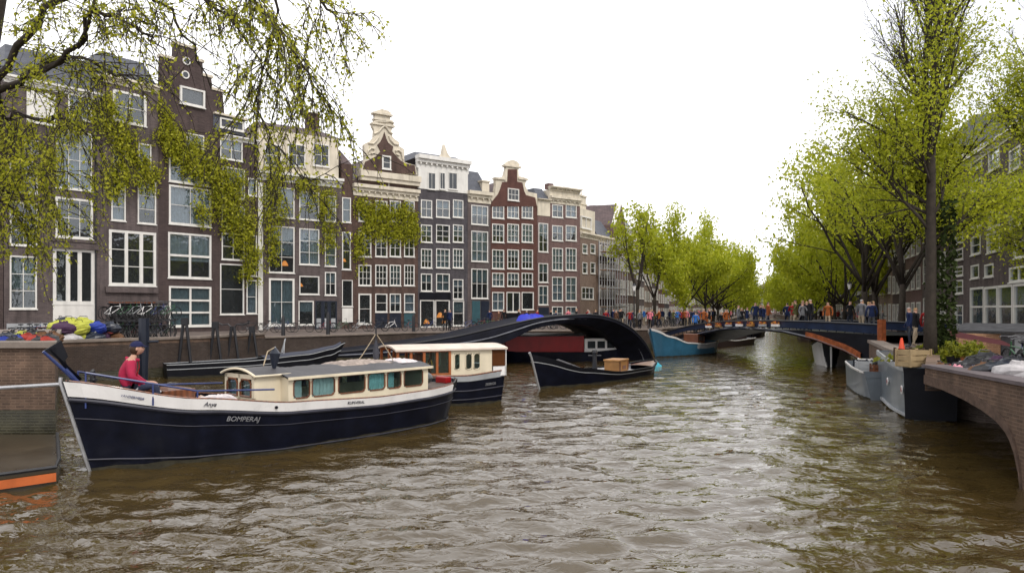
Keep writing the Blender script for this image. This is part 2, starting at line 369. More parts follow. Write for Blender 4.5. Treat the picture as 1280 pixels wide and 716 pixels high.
# near left abutment (brick pier with mooring pipe)
ab = thing('quay_wall', 'near brick pier at the far left with a pale pipe along it', 'wall')
g = MB(); g.plan([(-40, 17.2), (-11.3, 17.8), (-18.9, 30.0), (-40, 27)], .75, 2.28); g.build('brick_face', QUAYB, ab)
g = MB(); g.plan([(-40, 17.15), (-11.25, 17.75), (-18.85, 30.0), (-40, 27)], -1.5, .75); g.build('wet_base', QUAYW, ab)
g = MB(); g.plan([(-40, 17.08), (-11.2, 17.7), (-18.8, 30.05), (-40, 27)], 2.28, 2.42); g.build('coping', COPING, ab)

# near right bridge-like quay with arch over a dark basin
def right_arch():
    root = thing('arched_quay_wall', 'curved brown brick quay wall with a dark arched opening at the right', 'wall', (9.9, 17.25, 0), math.atan2(-4.25, -.65))
    # local x runs from far end to near; inward (+y) is away from the canal
    L = 4.3; ext = 18
    b = MB(); zt = 1.84
    # arch profile x-> underside z ; opening from x=-1.2 to x=3.75
    tab = [(0, 1.46), (1, 1.42), (2, 1.33), (2.8, 1.21), (3.36, 1.08), (3.7, .92), (3.93, .72), (4.08, .45), (4.2, .1), (4.3, -.5)]
    xs = np.linspace(0, 4.3, 30); zu = np.interp(xs, [t_[0] for t_ in tab], [t_[1] for t_ in tab])
    poly = [(0, zt)] + [(float(x), float(z)) for x, z in zip(xs, zu)] + [(4.35, -1.5), (ext, -1.5), (ext, zt)]
    b.prism(poly, 0, .5); b.build('brick_face', QUAYB, root)
    r = MB(); rows = []
    for x, z in zip(xs, zu): rows.append([(x, -.035, z - .01), (x, -.035, z + .2), (x, .1, z + .2), (x, .5, z - .01)])
    r.grid(rows); r.build('arch_ring', mat('arch_brick', (.085, .056, .042), .85, .2, var=.4, vscale=7, bump=.6, bscale=12), root)
    c = MB(); c.box(-.06, ext, -.06, .5, zt, zt + .07); c.build('coping', mat('dark_coping', (.10, .08, .085), .6, .4, var=.3, vscale=4, dirt=.3), root)
    d = MB(); d.box(-.1, ext, .5, 6, 1.42, 1.6); d.build('deck', PAVE, root)
    k = MB(); k.plan([(.0, .05), (-5.2, 2.1), (-5.2, 6), (.0, 6)], 1.32, 1.598); k.build('corner_slab', PAVE, root)
    k = MB(); k.plan([(-.02, .0), (-5.2, 2.06), (-5.2, 2.42), (-.02, .36)], 1.28, 1.86); k.build('corner_parapet', QUAYB, root)
    k = MB(); k.box(-.3, 4.2, 5.0, 5.4, -1.5, 1.41); k.build('back_wall', QUAYW, root)
    return root
right_arch()
g = MB(); g.plan([(14.6, -30), (60, -30), (60, 17.3), (15.2, 17.3)], -1.5, ZG - .003)
tag(g.build('street_near_right', PAVE), kind='structure')

# ------------------------------------------------------------------ houses
def winmesh(mb, x0, x1, z0, z1, nx, ny, fw=.09, y0=-.035, y1=.1, mt=.04, trans=None):
    mb.box(x0, x0 + fw, y0, y1, z0, z1); mb.box(x1 - fw, x1, y0, y1, z0, z1)
    mb.box(x0 + fw, x1 - fw, y0 + .002, y1, z1 - fw, z1); mb.box(x0 + fw, x1 - fw, y0 + .002, y1, z0, z0 + fw)
    W = x1 - x0 - 2 * fw; Hh = z1 - z0 - 2 * fw
    for i in range(1, nx): x = x0 + fw + W * i / nx; mb.box(x - mt / 2, x + mt / 2, y0 + .03, y1 - .02, z0 + fw, z1 - fw)
    zs = [i / ny for i in range(1, ny)]
    for k, q in enumerate(zs):
        z = z0 + fw + Hh * q; t = mt if not (trans and k == len(zs) - 1) else mt * 2
        mb.box(x0 + fw, x1 - fw, y0 + .025, y1 - .025, z - t / 2, z + t / 2)
    mb.box(x0 - .05, x1 + .05, y0 - .05, y1, z0 - .07, z0)      # sill
CURTS = [CURT, CURT, CURT3, CURT2]
def window(root, r, nx=2, ny=3, m=WHITE, fw=.09, curtain=None, mt=.04, mull=None, name='window'):
    x0, x1, z0, z1 = r; mb = MB(); winmesh(mb, x0, x1, z0, z1, nx, ny, fw, mt=mt)
    if mull:
        for q in mull: x = x0 + (x1 - x0) * q; mb.box(x - fw * .6, x + fw * .6, -.033, .1, z0 + fw, z1 - fw)
    wn = mb.build(name, m, root, fix=False)
    g = MB(); g.box(x0 + fw * .8, x1 - fw * .8, .045, .06, z0 + fw * .8, z1 - fw * .8); g.build('pane', GLASS, wn, fix=False)
    c = curtain if curtain is not None else R.choice(CURTS)
    if c is not CURT3:
        k = MB(); top = z1 - .02; h = R.choice([1, 1, .62, .45]) * (z1 - z0); zb = top - h + .04
        k.add([(x0 + .05 + i * (x1 - x0 - .1) / 16, .17 + .025 * (-1) ** i, z) for z in (zb, top) for i in range(17)],
              [(i, i + 1, i + 18, i + 17) for i in range(16)])
        k.build('curtain', c, wn, fix=False)
    return wn
def wall_grid(W, H, holes, y=0.0):
    """front wall with rectangular openings and reveals"""
    us = sorted({0, W} | {v for h in holes for v in (h[0], h[1])}); zs = sorted({0, H} | {v for h in holes for v in (h[2], h[3])})
    us = [u for u in us if 0 <= u <= W]; zs = [z for z in zs if 0 <= z <= H]
    mb = MB()
    for i in range(len(us) - 1):
        for j in range(len(zs) - 1):
            cu, cz = (us[i] + us[i + 1]) / 2, (zs[j] + zs[j + 1]) / 2
            if any(h[0] < cu < h[1] and h[2] < cz < h[3] for h in holes): continue
            mb.add([(us[i], y, zs[j]), (us[i + 1], y, zs[j]), (us[i + 1], y, zs[j + 1]), (us[i], y, zs[j + 1])], [(0, 1, 2, 3)])
    for a, b, c, d in holes:
        a, b, c, d = max(a, 0), min(b, W), max(c, 0), min(d, H)
        for q in ([(a, c), (a, d)], [(b, d), (b, c)], [(a, d), (b, d)], [(b, c), (a, c)]):
            (u0, z0), (u1, z1) = q; mb.add([(u0, y, z0), (u0, y + .3, z0), (u1, y + .3, z1), (u1, y, z1)], [(0, 1, 2, 3)])
    return mb
class House:
    def __init__(s, A, B, label, wall, name='canal_house', depth=10, group=None):
        s.A = Vector(A); s.B = Vector(B); d = s.B - s.A; s.W = d.length; s.th = math.atan2(d.y, d.x)
        s.root = thing(name, label, 'house', (s.A.x, s.A.y, ZG), s.th, group); s.wall = wall; s.depth = depth
        s.u = d.normalized(); s.holes = []; s.wins = []
    def px(s, x, y):
        """pixel -> (u, z) on the facade plane"""
        r = Vector(((x - 640) / F, 1)); M_ = Matrix(((r.x, -s.u.x), (r.y, -s.u.y))); t, u = M_.inverted() @ s.A
        return u, CH + (HY - y) / F * t - ZG
    def rect(s, x0, y0, x1, y1):
        u0 = s.px(x0, 388)[0]; u1 = s.px(x1, 388)[0]; xc = (x0 + x1) / 2
        return (max(u0, .02), min(u1, s.W - .02), max(s.px(xc, y1)[1], .02), s.px(xc, y0)[1])
    def Z(s, y, x=None):
        if x is None: m = (s.A + s.B) / 2; x = 640 + F * m.x / m.y
        return s.px(x, y)[1]
    def win(s, x0, y0, x1, y1, nx=2, ny=3, **k):
        r = s.rect(x0, y0, x1, y1); s.holes.append(r); s.wins.append((r, nx, ny, k))
    def finish(s, H, holes_only=()):
        s.H = H
        mb = wall_grid(s.W, H, [h for h in s.holes if h[2] < H])
        d = s.depth; W = s.W
        mb.add([(0, 0, 0), (0, d, 0), (0, d, H), (0, 0, H)], [(0, 1, 2, 3)]); mb.add([(W, 0, 0), (W, d, 0), (W, d, H), (W, 0, H)], [(0, 1, 2, 3)])
        mb.add([(0, d, 0), (W, d, 0), (W, d, H), (0, d, H)], [(0, 1, 2, 3)]); mb.add([(0, 0.3, H - .01), (W, 0.3, H - .01), (W, d, H - .01), (0, d, H - .01)], [(0, 1, 2, 3)])
        mb.build('wall', s.wall, s.root, fix=False)
        q = MB(); q.box(.05, W - .05, 1.3, 1.4, .02, H - .05); q.build('dark_room_backing', CURT3, s.root)  # near-black sheet standing in for the shade of the unlit rooms
        for r, nx, ny, k in s.wins: window(s.root, r, nx, ny, **k)
    def part(s, name, m): return _P(s, name, m)
    def box(s, name, m, x0, y0, x1, y1, d0, d1, ref=None, bevel=0):
        r = s.rect(x0, y0, x1, y1); q = MB(); q.box(r[0], r[1], d0, d1, r[2], r[3]); return q.build(name, m, s.root, bevel=bevel)
    def poly(s, name, m, pts, d0, d1, parent=None):
        q = MB(); q.prism([s.px(x, y) for x, y in pts], d0, d1); return q.build(name, m, parent or s.root)
    def roof(s, m, z0, z1, inset=.0, kind='pitch', u0=0, u1=None):
        u1 = s.W if u1 is None else u1; q = MB(); d = s.depth
        if kind == 'pitch': q.prism([(u0, z0), (u1, z0), ((u0 + u1) / 2, z1)], .45, d)          # ridge runs back
        elif kind == 'along': # ridge parallel to street
            q.add([(u0, .1, z0), (u1, .1, z0), (u1, d, z0), (u0, d, z0), (u0, d / 2, z1), (u1, d / 2, z1)], [(0, 1, 5, 4), (2, 3, 4, 5), (0, 4, 3), (1, 2, 5), (0, 3, 2, 1)])
        elif kind == 'mansard':
            i = inset or .9
            q.add([(u0, .1, z0), (u1, .1, z0), (u1, d, z0), (u0, d, z0), (u0 + i * .3, i, z1), (u1 - i * .3, i, z1), (u1 - i * .3, d - i, z1), (u0 + i * .3, d - i, z1)],
                  [(0, 1, 5, 4), (1, 2, 6, 5), (2, 3, 7, 6), (3, 0, 4, 7), (4, 5, 6, 7)])
        return q.build('roof', m, s.root)
    def cornice(s, z0, z1, u0=0, u1=None, m=CREAM, out=.35, name='cornice'):
        u1 = s.W if u1 is None else u1; q = MB(); h = z1 - z0
        q.box(u0, u1, -.06, .3, z0, z0 + h * .45); q.box(u0 - .02, u1 + .02, -out * .55, .3, z0 + h * .45 + .001, z0 + h * .7); q.box(u0 - .05, u1 + .05, -out, .32, z0 + h * .7 + .001, z1)
        n = max(int((u1 - u0) / .55), 2)
        for i in range(n): a = u0 + (i + .5) * (u1 - u0) / n; q.box(a - .07, a + .07, -out * .5, -.055, z0 + h * .3, z0 + h * .452)
        return q.build(name, m, s.root)

def line_pt(A, d, x):
    k = (x - 640) / F; t = (k * A[1] - A[0]) / (d[0] - k * d[1]); return (A[0] + d[0] * t, A[1] + d[1] * t)
L1A, L1D = (-31.7, 46.0), (.844, 1.0)
c1 = line_pt(L1A, L1D, 322); L2D = (1.4, 1.0); c2 = line_pt(c1, L2D, 725)
def fa(x): return line_pt(L1A, L1D, x) if x <= 322 else line_pt(c1, L2D, x) if x <= 725 else line_pt(c2, (.62, 1), x)

# H1
h = House(fa(5), fa(125), 'leftmost mauve painted house with a tall white door and two window columns', BR['mauve'])
h.win(12, 201, 47, 241, 2, 2, curtain=CURT3); h.win(12, 253, 47, 307, 2, 3, curtain=CURT3); h.win(12, 320, 46, 386, 2, 3, curtain=CURT2)
h.win(30, 175, 48, 192, 2, 1); h.win(70, 164, 115, 237, 3, 4, curtain=CURT); h.win(69, 248, 116, 298, 3, 2, curtain=CURT3, fw=.14)
h.win(66, 311, 118, 380, 3, 1, curtain=CURT3, fw=.2, mt=.25)
h.win(85, 118, 115, 150, 2, 2)
h.box('door', WHITE, 66, 380, 118, 409, -.06, .1)
h.finish(h.Z(112))
h.cornice(h.Z(115), h.Z(106), m=WHITE)
h.roof(SLATE, h.Z(106), h.Z(60), 1.6, 'mansard')
h.box('dormer_front', WHITE, 33, 116, 69, 156, -.1, .0)
q = MB(); r = h.rect(60, 304, 122, 311); q.box(r[0], r[1], -.25, 0, r[2], r[3]); r = h.rect(62, 299, 120, 303); q.box(r[0], r[1], -.2, 0, r[2], r[3]); q.build('ledge', BR['mauve'], h.root)
h.box('plinth', LGREY, 8, 404, 66, 416, -.08, 0)
q = MB(); r = h.px(119, 388); q.tube([(r[0], -.09, 0), (r[0], -.09, h.H)], .06, 6); q.build('drainpipe', BLACKM, h.root)
# H0, beyond the left frame edge
h = House(fa(-190), fa(4), 'dark brick house cut off by the left picture edge', BR['dark'])
for y0, y1 in ((190, 240), (255, 310), (325, 390)):
    for x0 in (-170, -110, -50): h.win(x0, y0, x0 + 38, y1, 2, 3)
h.finish(h.Z(120)); h.cornice(h.Z(125), h.Z(115), m=CREAM); h.roof(DARKTILE, h.Z(115), h.Z(60), 2, 'mansard')
# H2
h = House(fa(125.2), fa(198), 'mauve house with a triple window above a dark garage opening full of bicycles', BR['mauve'])
h.win(141, 116, 183, 155, 2, 2, fw=.16, curtain=CURT3); h.win(141, 168, 157, 182, 1, 1); h.win(141, 188, 157, 214, 1, 2); h.win(173, 180, 189, 217, 1, 2)
h.win(139, 226, 157, 276, 1, 3, curtain=CURT); h.win(172, 227, 195, 280, 1, 3, curtain=CURT)
h.win(136, 289, 195, 357, 3, 3, fw=.18, mt=.05, curtain=CURT3, mull=(.36, .68))
g_ = h.rect(137, 379, 193, 412); h.holes.append(g_)
h.finish(h.Z(108))
q = MB(); r = h.rect(131, 357, 197, 366); q.box(r[0], r[1] - .03, -.22, 0, r[2], r[3] - .12); q.build('bay_sill', BR['mauve'], h.root)
q = MB(); r = g_; q.box(r[0] - .06, r[1] + .06, -.05, .05, r[3], r[3] + .12); q.build('lintel', WOOD, h.root)
h.cornice(h.Z(110), h.Z(101), m=CREAM); h.roof(SLATE, h.Z(101), h.Z(66), 1.5, 'mansard')
q = MB(); z = h.Z(101); q.box(1.2, 2.0, 3, 3.8, z, z + 2.4); q.box(1.1, 2.1, 2.9, 3.9, z + 2.4, z + 2.55); q.build('chimney', BR['brown'], h.root)
# H3 step gable
h = House(fa(198.2), fa(322), 'brown house with a tall stepped gable and two small round windows', BR['dark'])
h.win(211, 195, 261, 230, 2, 2, fw=.12); h.win(211, 234, 264, 282, 2, 2, fw=.14, curtain=CURT); h.win(210, 292, 264, 348, 2, 2, fw=.14, mt=.16, curtain=CURT); h.win(211, 358, 264, 408, 2, 3, fw=.14, mt=.14, curtain=CURT2)
h.win(233, 168, 255, 185, 2, 1)
h.win(275, 175, 303, 200, 2, 2); h.win(278, 210, 306, 248, 2, 2); h.win(277, 257, 306, 284, 2, 2); h.win(277, 292, 306, 325, 2, 2); h.win(275, 330, 305, 393, 1, 2, curtain=CURT3)
h.win(308, 294, 321, 345, 1, 2); h.win(308, 350, 321, 392, 1, 2); h.win(310, 223, 321, 245, 1, 1)
zt = h.Z(165, 260); h.finish(zt)
B = 172
gp = [(199, B), (201, 72), (217, 75), (218, 57), (245, 62), (247, 76), (253, 79), (254, 95), (264, 99), (266, 114), (278, 116), (281, 150), (281, B + 8)]
gp[0] = (199, 150); gp[-1] = (281, 168)
h.poly('gable', BR['dark'], [(199, 158)] + gp[1:-1] + [(281, 170)], -.04, .4)
cap = MB()
for (xa, ya), (xb, yb) in (((200, 72), (217, 75)), ((217, 57), (246, 62)), ((246, 77), (254, 79)), ((253, 95), (265, 99)), ((264, 113), (279, 116))):
    u0, z0 = h.px(xa, ya); u1, z1 = h.px(xb, yb); z = (z0 + z1) / 2; cap.box(u0 - .06, u1 + .06, -.12, .46, z + .02, z + .22)
cap.build('gable_coping', CREAM, h.root)
for cx, cy in ((232.5, 77), (231, 94)):
    u, z = h.px(cx, cy); q = MB(); q.M = Matrix.Translation((u, -.06, z)) @ Matrix.Rotation(math.pi / 2, 4, 'X')
    q.tube([(0, 0, -.05), (0, 0, .08)], .3, 16, 0); f_ = q.build('round_window', WHITE, h.root)
    q = MB(); q.M = Matrix.Translation((u, -.06, z)) @ Matrix.Rotation(math.pi / 2, 4, 'X'); q.tube([(0, 0, .081), (0, 0, .086)], .21, 16); q.build('pane', FARGLASS, f_)
r = h.rect(224, 111, 255, 133); q = MB(); winmesh(q, r[0], r[1], r[2], r[3], 1, 1, .14, -.2, -.05); f_ = q.build('window', WHITE, h.root); q = MB(); q.box(r[0] + .1, r[1] - .1, -.1, -.06, r[2] + .1, r[3] - .1); q.build('pane', GLASS, f_)
r = h.rect(266, 147, 305, 166); q = MB(); q.box(r[0], r[1], -.1, .6, r[2], r[3]); d_ = q.build('dormer', SLATE, h.root)
q = MB(); winmesh(q, r[0] + .5, r[1] - .1, r[2] + .25, r[3] - .15, 2, 1, .12, -.2, -.1); d2 = q.build('dormer_window', WHITE, d_)
q = MB(); q.box(r[0], r[1] + .2, -.35, .7, r[3], r[3] + .15); q.build('dormer_roof', CREAM, d_)
h.roof(DARKTILE, zt, h.Z(105, 260), kind='pitch', u0=.2, u1=h.px(281, 388)[0]); h.cornice(zt - .3, zt + .05, h.px(281, 388)[0], h.W, WHITE, .3)
# H4
h = House(fa(322.2), fa(427), 'grey brown house with wide sash windows, a pale attic storey and light blue doors', BR['mauve'])
h.win(331, 234, 368, 272, 2, 2, curtain=CURT); h.win(374, 240, 399, 275, 1, 2, curtain=CURT); h.win(406, 245, 420, 277, 1, 2, curtain=CURT)
h.win(336, 283, 368, 341, 2, 3); h.win(374, 286, 399, 331, 2, 3, curtain=CURT); h.win(406, 292, 420, 333, 1, 3, curtain=CURT)
h.win(336, 348, 368, 407, 2, 2, fw=.16); h.win(374, 345, 399, 368, 1, 1); h.win(406, 340, 420, 369, 2, 2)
h.win(373, 376, 392, 406, 1, 1, curtain=CURT2)
dr = h.rect(394, 376, 421, 414); h.holes.append(dr)
h.finish(h.Z(228))
q = MB(); winmesh(q, dr[0], dr[1], dr[2], dr[3], 3, 1, .1, mt=.3); d_ = q.build('double_door', NAVYP, h.root); q = MB(); q.box(dr[0] + .1, dr[1] - .1, .05, .07, dr[2] + .9, dr[3] - .1); q.build('pane', GLASS, d_)
q = MB(); q.box(dr[0] + .1, dr[1] - .1, .03, .09, dr[2] + .05, dr[2] + .9); q.build('door_panel', LGREY, d_)
h.cornice(h.Z(230), h.Z(219), m=WHITE, out=.5)
r = h.rect(324, 166, 424, 217); q = MB(); q.box(r[0], r[1], .15, 6, h.Z(219), r[3]); at = q.build('attic_storey', CREAM, h.root)
for a, b in ((331, 352), (360, 382), (392, 412)):
    rr = h.rect(a, 180, b, 208); q = MB(); winmesh(q, rr[0], rr[1], rr[2], rr[3], 2, 2, .1, .03, .15); q.build('attic_window', WHITE, at, fix=False); q = MB(); q.box(rr[0] + .05, rr[1] - .05, .11, .145, rr[2] + .05, rr[3] - .05); q.build('attic_pane', FARGLASS, at)
z = r[3]; q = MB(); q.add([(-.0, .1, z), (h.W, .1, z), (h.W, 8, z), (0, 8, z), (.6, 2.6, h.Z(150)), (h.W - 1.2, 2.6, h.Z(150)), (h.W - 1.2, 6, h.Z(150)), (.6, 6, h.Z(150))], [(0, 1, 5, 4), (1, 2, 6, 5), (2, 3, 7, 6), (3, 0, 4, 7), (4, 5, 6, 7), (0, 3, 2, 1)]); q.build('roof', DARKTILE, h.root)
r = h.rect(322.4, 232, 327, 410); q = MB(); q.box(0.02, .4, -.07, 0, 0, h.H - .4); q.build('corner_pilaster', WHITE, h.root)
q = MB(); z = h.Z(153); q.box(5.2, 6.2, 2.8, 3.6, z, z + 1.6); q.box(5.1, 6.3, 2.7, 3.7, z + 1.6, z + 1.75); q.build('chimney', BR['brown'], h.root)
# H5 narrow
h = House(fa(427.2), fa(441), 'very narrow brown house with one column of tall windows beside the ornate gable', BR['brown'])
h.win(427.5, 247, 438.5, 278, 1, 2, curtain=CURT2); h.win(427.5, 290, 438.5, 337, 1, 2, curtain=CURT3); h.win(427.5, 350, 441, 383, 1, 1, fw=.06, curtain=CURT3)
h.box('white_panel', WHITE, 427.5, 385, 441, 403, -.06, .05)
h.finish(h.Z(205)); h.roof(DARKTILE, h.Z(205), h.Z(182), 2, 'mansard')
# H6 ornate neck gable
h = House(fa(441.2), fa(522.5), 'brown brick house with an ornate cream neck gable and ivy over its upper storey', BR['brown'])
cols = ((448, 464), (469, 484), (487, 501), (505, 518))
for i, (a, b) in enumerate(cols):
    h.win(a, 251, b, 277, 2, 2, curtain=CURT2); h.win(a, 289, b, 321, 2, 3, curtain=CURT3); h.win(a, 331, b, 357, 3, 3, curtain=CURT3 if i % 2 else None)
    if i: h.win(a, 367, b, 390, 1 if i % 2 else 2, 2); h.box('door_panel', [NAVYP, NAVYP, TEAL][i - 1], a, 392, b, 410, -.04, .03)
    else: h.win(a, 367, b, 405, 1, 2, fw=.12, curtain=CURT3)
h.finish(h.Z(245))
h.cornice(h.Z(248), h.Z(234), m=CREAM, out=.45)
h.poly('upper_wall', BR['brown'], [(446, 236), (452, 219), (521, 226), (521, 240)], -.05, .4)
q = MB(); winmesh(q, *h.rect(478, 226, 486, 236), 1, 1, .06, -.1, -.04); q.build('vent_window', WHITE, h.root)
q = MB(); a = h.px(450, 220); b = h.px(522, 229); z0 = h.Z(229); z1 = h.Z(217); q.box(a[0], h.W + .05, -.35, .4, z0, z0 + (z1 - z0) * .4); q.box(a[0] - .1, h.W + .1, -.5, .42, z0 + (z1 - z0) * .4 + .002, z1); q.build('upper_cornice', CREAM, h.root)
X = lambda p: [(320 + a / 4, 130 + b / 4) for a, b in p]
gf = h.poly('gable', CREAM, X([(520, 345), (545, 275), (540, 205), (548, 196), (575, 185), (590, 165), (592, 130), (582, 110), (580, 92), (597, 80), (595, 55), (588, 45), (600, 34), (630, 25), (662, 34), (677, 45), (672, 60), (672, 80), (690, 97), (686, 118), (678, 135), (684, 165), (700, 180), (716, 190), (718, 212), (742, 226), (742, 290), (765, 298), (796, 306), (806, 352)]), .02, .42)
h.poly('gable_brickwork', BR['brown'], X([(530, 344), (545, 290), (575, 275), (600, 262), (622, 238), (606, 205), (622, 190), (636, 160), (641, 142), (650, 175), (660, 195), (684, 214), (680, 238), (700, 262), (722, 284), (745, 298), (792, 308), (798, 350)]), -.08, .02, gf)
sc = MB()
for pts in ([(552, 268), (560, 235), (575, 222), (592, 226), (590, 245), (575, 250)], [(735, 280), (728, 245), (712, 232), (697, 236), (700, 252), (715, 258)], [(590, 150), (612, 140), (628, 120), (640, 112), (655, 122), (665, 140), (682, 150)], [(588, 92), (612, 88), (640, 92), (668, 88), (688, 96)], [(560, 195), (585, 200), (600, 185), (612, 165)], [(712, 205), (690, 200), (672, 180), (665, 160)]):
    sc.tube([(lambda c: (c[0], -.06, c[1]))(h.px(*p)) for p in X(pts)], .09, 6)
for y, x0, x1, d in ((44, 584, 680, .2), (74, 590, 682, .14), (96, 578, 692, .14)):
    a = h.px(320 + x0 / 4, 130 + y / 4); b = h.px(320 + x1 / 4, 130 + y / 4); sc.box(a[0], b[0], -d, .5, a[1] - .08, a[1] + .08)
sc.build('scrollwork', CREAM, gf)
r = h.rect(477, 195, 488, 212); q = MB(); winmesh(q, r[0], r[1], r[2], r[3], 1, 2, .12, -.16, -.07); w_ = q.build('window', WHITE, h.root); q = MB(); q.box(r[0] + .1, r[1] - .1, -.12, -.09, r[2] + .1, r[3] - .1); q.build('pane', FARGLASS, w_)
h.roof(DARKTILE, h.Z(232), h.Z(188), kind='pitch')
# H7
h = House(fa(522.7), fa(584.5), 'blue grey house with a white attic cornice topped by a small pointed ornament', BR['grey'])
for a, b in ((526, 540), (545, 562), (566, 579)):
    h.win(a, 250, b, 272, 2, 2); h.win(a, 281, b, 303, 2, 3); h.win(a, 311, b, 335, 3, 3)
h.win(526, 342, 540, 364, 2, 2); h.win(545, 342, 562, 364, 2, 2); h.win(566, 349, 579, 374, 2, 3)
h.win(525, 375, 543, 409, 1, 1, curtain=CURT3); h.win(544, 375, 562, 409, 1, 1, curtain=CURT3); h.win(566, 376, 580, 407, 1, 2, curtain=CURT2)
h.finish(h.Z(239))
z0, z1 = h.Z(239), h.Z(214); q = MB(); q.box(0, h.W, -.06, .5, z0, z1); at = q.build('attic_storey', WHITE, h.root)
for a, b in ((534.5, 544), (549, 556), (560, 571)):
    rr = h.rect(a, 216, b, 237); q = MB(); q.box(rr[0], rr[1], -.085, -.06, rr[2], rr[3]); q.build('attic_pane', FARGLASS, at); q = MB(); winmesh(q, rr[0], rr[1], rr[2], rr[3], 2, 1, .07, -.12, -.06, mt=.03); q.build('attic_window', WHITE, at, fix=False)
h.cornice(z1, h.Z(198), m=WHITE, out=.55, u0=-.1, u1=h.W + .1)
h.poly('gable_ornament', CREAM, X([(895, 285), (912, 268), (922, 250), (928, 215), (932, 205), (938, 222), (948, 250), (960, 268), (975, 288)]), -.4, .0)
h.roof(SLATE, h.Z(200), h.Z(190), 1.5, 'mansard')
h.box('shop_fascia', BLACK, 524, 366, 563, 374, -.1, -.04)
# H8
h = House(fa(584.7), fa(613.3), 'narrow grey house with a blue slate roof and teal ground floor door', BR['mauve'])
h.win(589, 257, 610, 281, 3, 2, curtain=CURT); h.win(589, 289, 610, 327, 3, 3, curtain=CURT); h.win(589, 336, 610, 373, 3, 2, curtain=CURT2)
h.finish(h.Z(250)); h.box('door', TEAL, 590, 376, 600, 405, -.05, .02); h.box('door', NAVYP, 601, 376, 611, 405, -.05, .02)
z0, z1 = h.Z(254), h.Z(240); h.cornice(z0, z1, m=CREAM, out=.5); h.roof(SLATE, z1, h.Z(211), 1.6, 'mansard')
q = MB(); r = h.rect(604, 227, 613, 239); q.box(r[0], r[1], .2, 1.6, z1, z1 + 1.1); q.box(r[0] - .1, r[1] + .1, .1, 1.7, z1 + 1.1, z1 + 1.25); q.build('dormer', CREAM, h.root)
# H9 bell gable
h = House(fa(613.5), fa(671.5), 'red brown brick house with a cream trimmed bell gable', BR['red'])
X7 = lambda p: [(580 + a / 3.113, 190 + b / 3.113) for a, b in p]
for a, b in ((615, 630), (634, 648.5), (652, 666)):
    h.win(a, 257, b, 273, 3, 2); h.win(a, 280, b, 303, 3, 3); h.win(a, 312, b, 336, 3, 3); h.win(a, 341, b, 358, 3, 2)
h.win(615, 365, 630, 388, 2, 2); h.win(633, 365, 650, 390, 2, 1, curtain=CURT3, mt=.1); h.win(652, 365, 667, 387, 1, 1, curtain=CURT3)
h.box('door', BLACK, 633, 392, 650, 405, -.04, .02)
h.finish(h.Z(254))
gf = h.poly('gable', CREAM, X7([(100, 212), (100, 190), (118, 168), (124, 130), (122, 102), (156, 96), (165, 62), (158, 50), (172, 36), (190, 30), (208, 38), (218, 50), (212, 62), (214, 94), (245, 102), (238, 130), (250, 155), (284, 162), (286, 212)]), .0, .42)
h.poly('gable_brickwork', BR['red'], X7([(102, 212), (106, 196), (132, 164), (140, 145), (148, 118), (168, 116), (170, 68), (205, 68), (206, 116), (226, 120), (232, 150), (240, 168), (276, 178), (282, 212)]), -.07, 0, gf)
r = h.rect(634, 236, 648, 251); q = MB(); winmesh(q, r[0], r[1], r[2], r[3], 3, 2, .1, -.14, -.06); w_ = q.build('window', WHITE, h.root, fix=False); q = MB(); q.box(r[0] + .1, r[1] - .1, -.1, -.075, r[2] + .1, r[3] - .1); q.build('pane', FARGLASS, w_)
for x0, x1, y in ((156, 221, 52), (120, 160, 102), (210, 248, 104)):
    a = h.px(*X7([(x0, y)])[0]); b = h.px(*X7([(x1, y)])[0]); q = MB(); q.box(a[0], b[0], -.16, .5, a[1] - .08, a[1] + .1); q.build('gable_moulding', CREAM, gf)
h.roof(DARKTILE, h.Z(256), h.Z(222), kind='pitch')
# H10 narrow grey with pale top
h = House(fa(671.7), fa(687.3), 'slim pinkish house with a blank cream top storey next to the bell gable', BR['pink'])
h.win(673, 279, 685, 315, 2, 3); h.win(673, 329, 685, 353, 2, 2); h.win(673, 357, 685, 381, 2, 2); h.finish(h.Z(270)); h.box('door', NAVYP, 673, 384, 686, 400, -.04, .02)
z = h.Z(270); q = MB(); q.box(0, h.W, -.05, .5, z, h.Z(252)); q.build('attic_storey', CREAM, h.root); h.cornice(h.Z(252), h.Z(249), m=CREAM); h.roof(SLATE, h.Z(249), h.Z(234), 1, 'mansard')
# H11
h = House(fa(687.5), fa(725), 'pinkish brick house with a broad stacked white cornice', BR['pink'])
for a, b in ((690, 703.5), (707, 720.5)):
    h.win(a, 256, b, 272, 2, 2, curtain=CURT); h.win(a, 282, b, 301, 2, 2, curtain=CURT); h.win(a, 310, b, 338, 3, 3); h.win(a, 346, b, 376, 2, 3); h.win(a, 383, b, 400, 2, 2)
h.finish(h.Z(255)); h.cornice(h.Z(256), h.Z(247), m=CREAM, out=.4); q = MB(); q.box(0, h.W, .05, 4, h.Z(247), h.Z(239)); q.build('attic_storey', CREAM, h.root)
h.cornice(h.Z(240), h.Z(235), m=CREAM, out=.45, name='upper_cornice')
q = MB(); q.box(.6, 1.3, 1, 1.7, h.Z(236), h.Z(229)); q.build('chimney', BR['pink'], h.root); q = MB(); q.box(h.W - 1.5, h.W - .8, 1, 1.7, h.Z(236), h.Z(231)); q.build('chimney', BR['pink'], h.root)
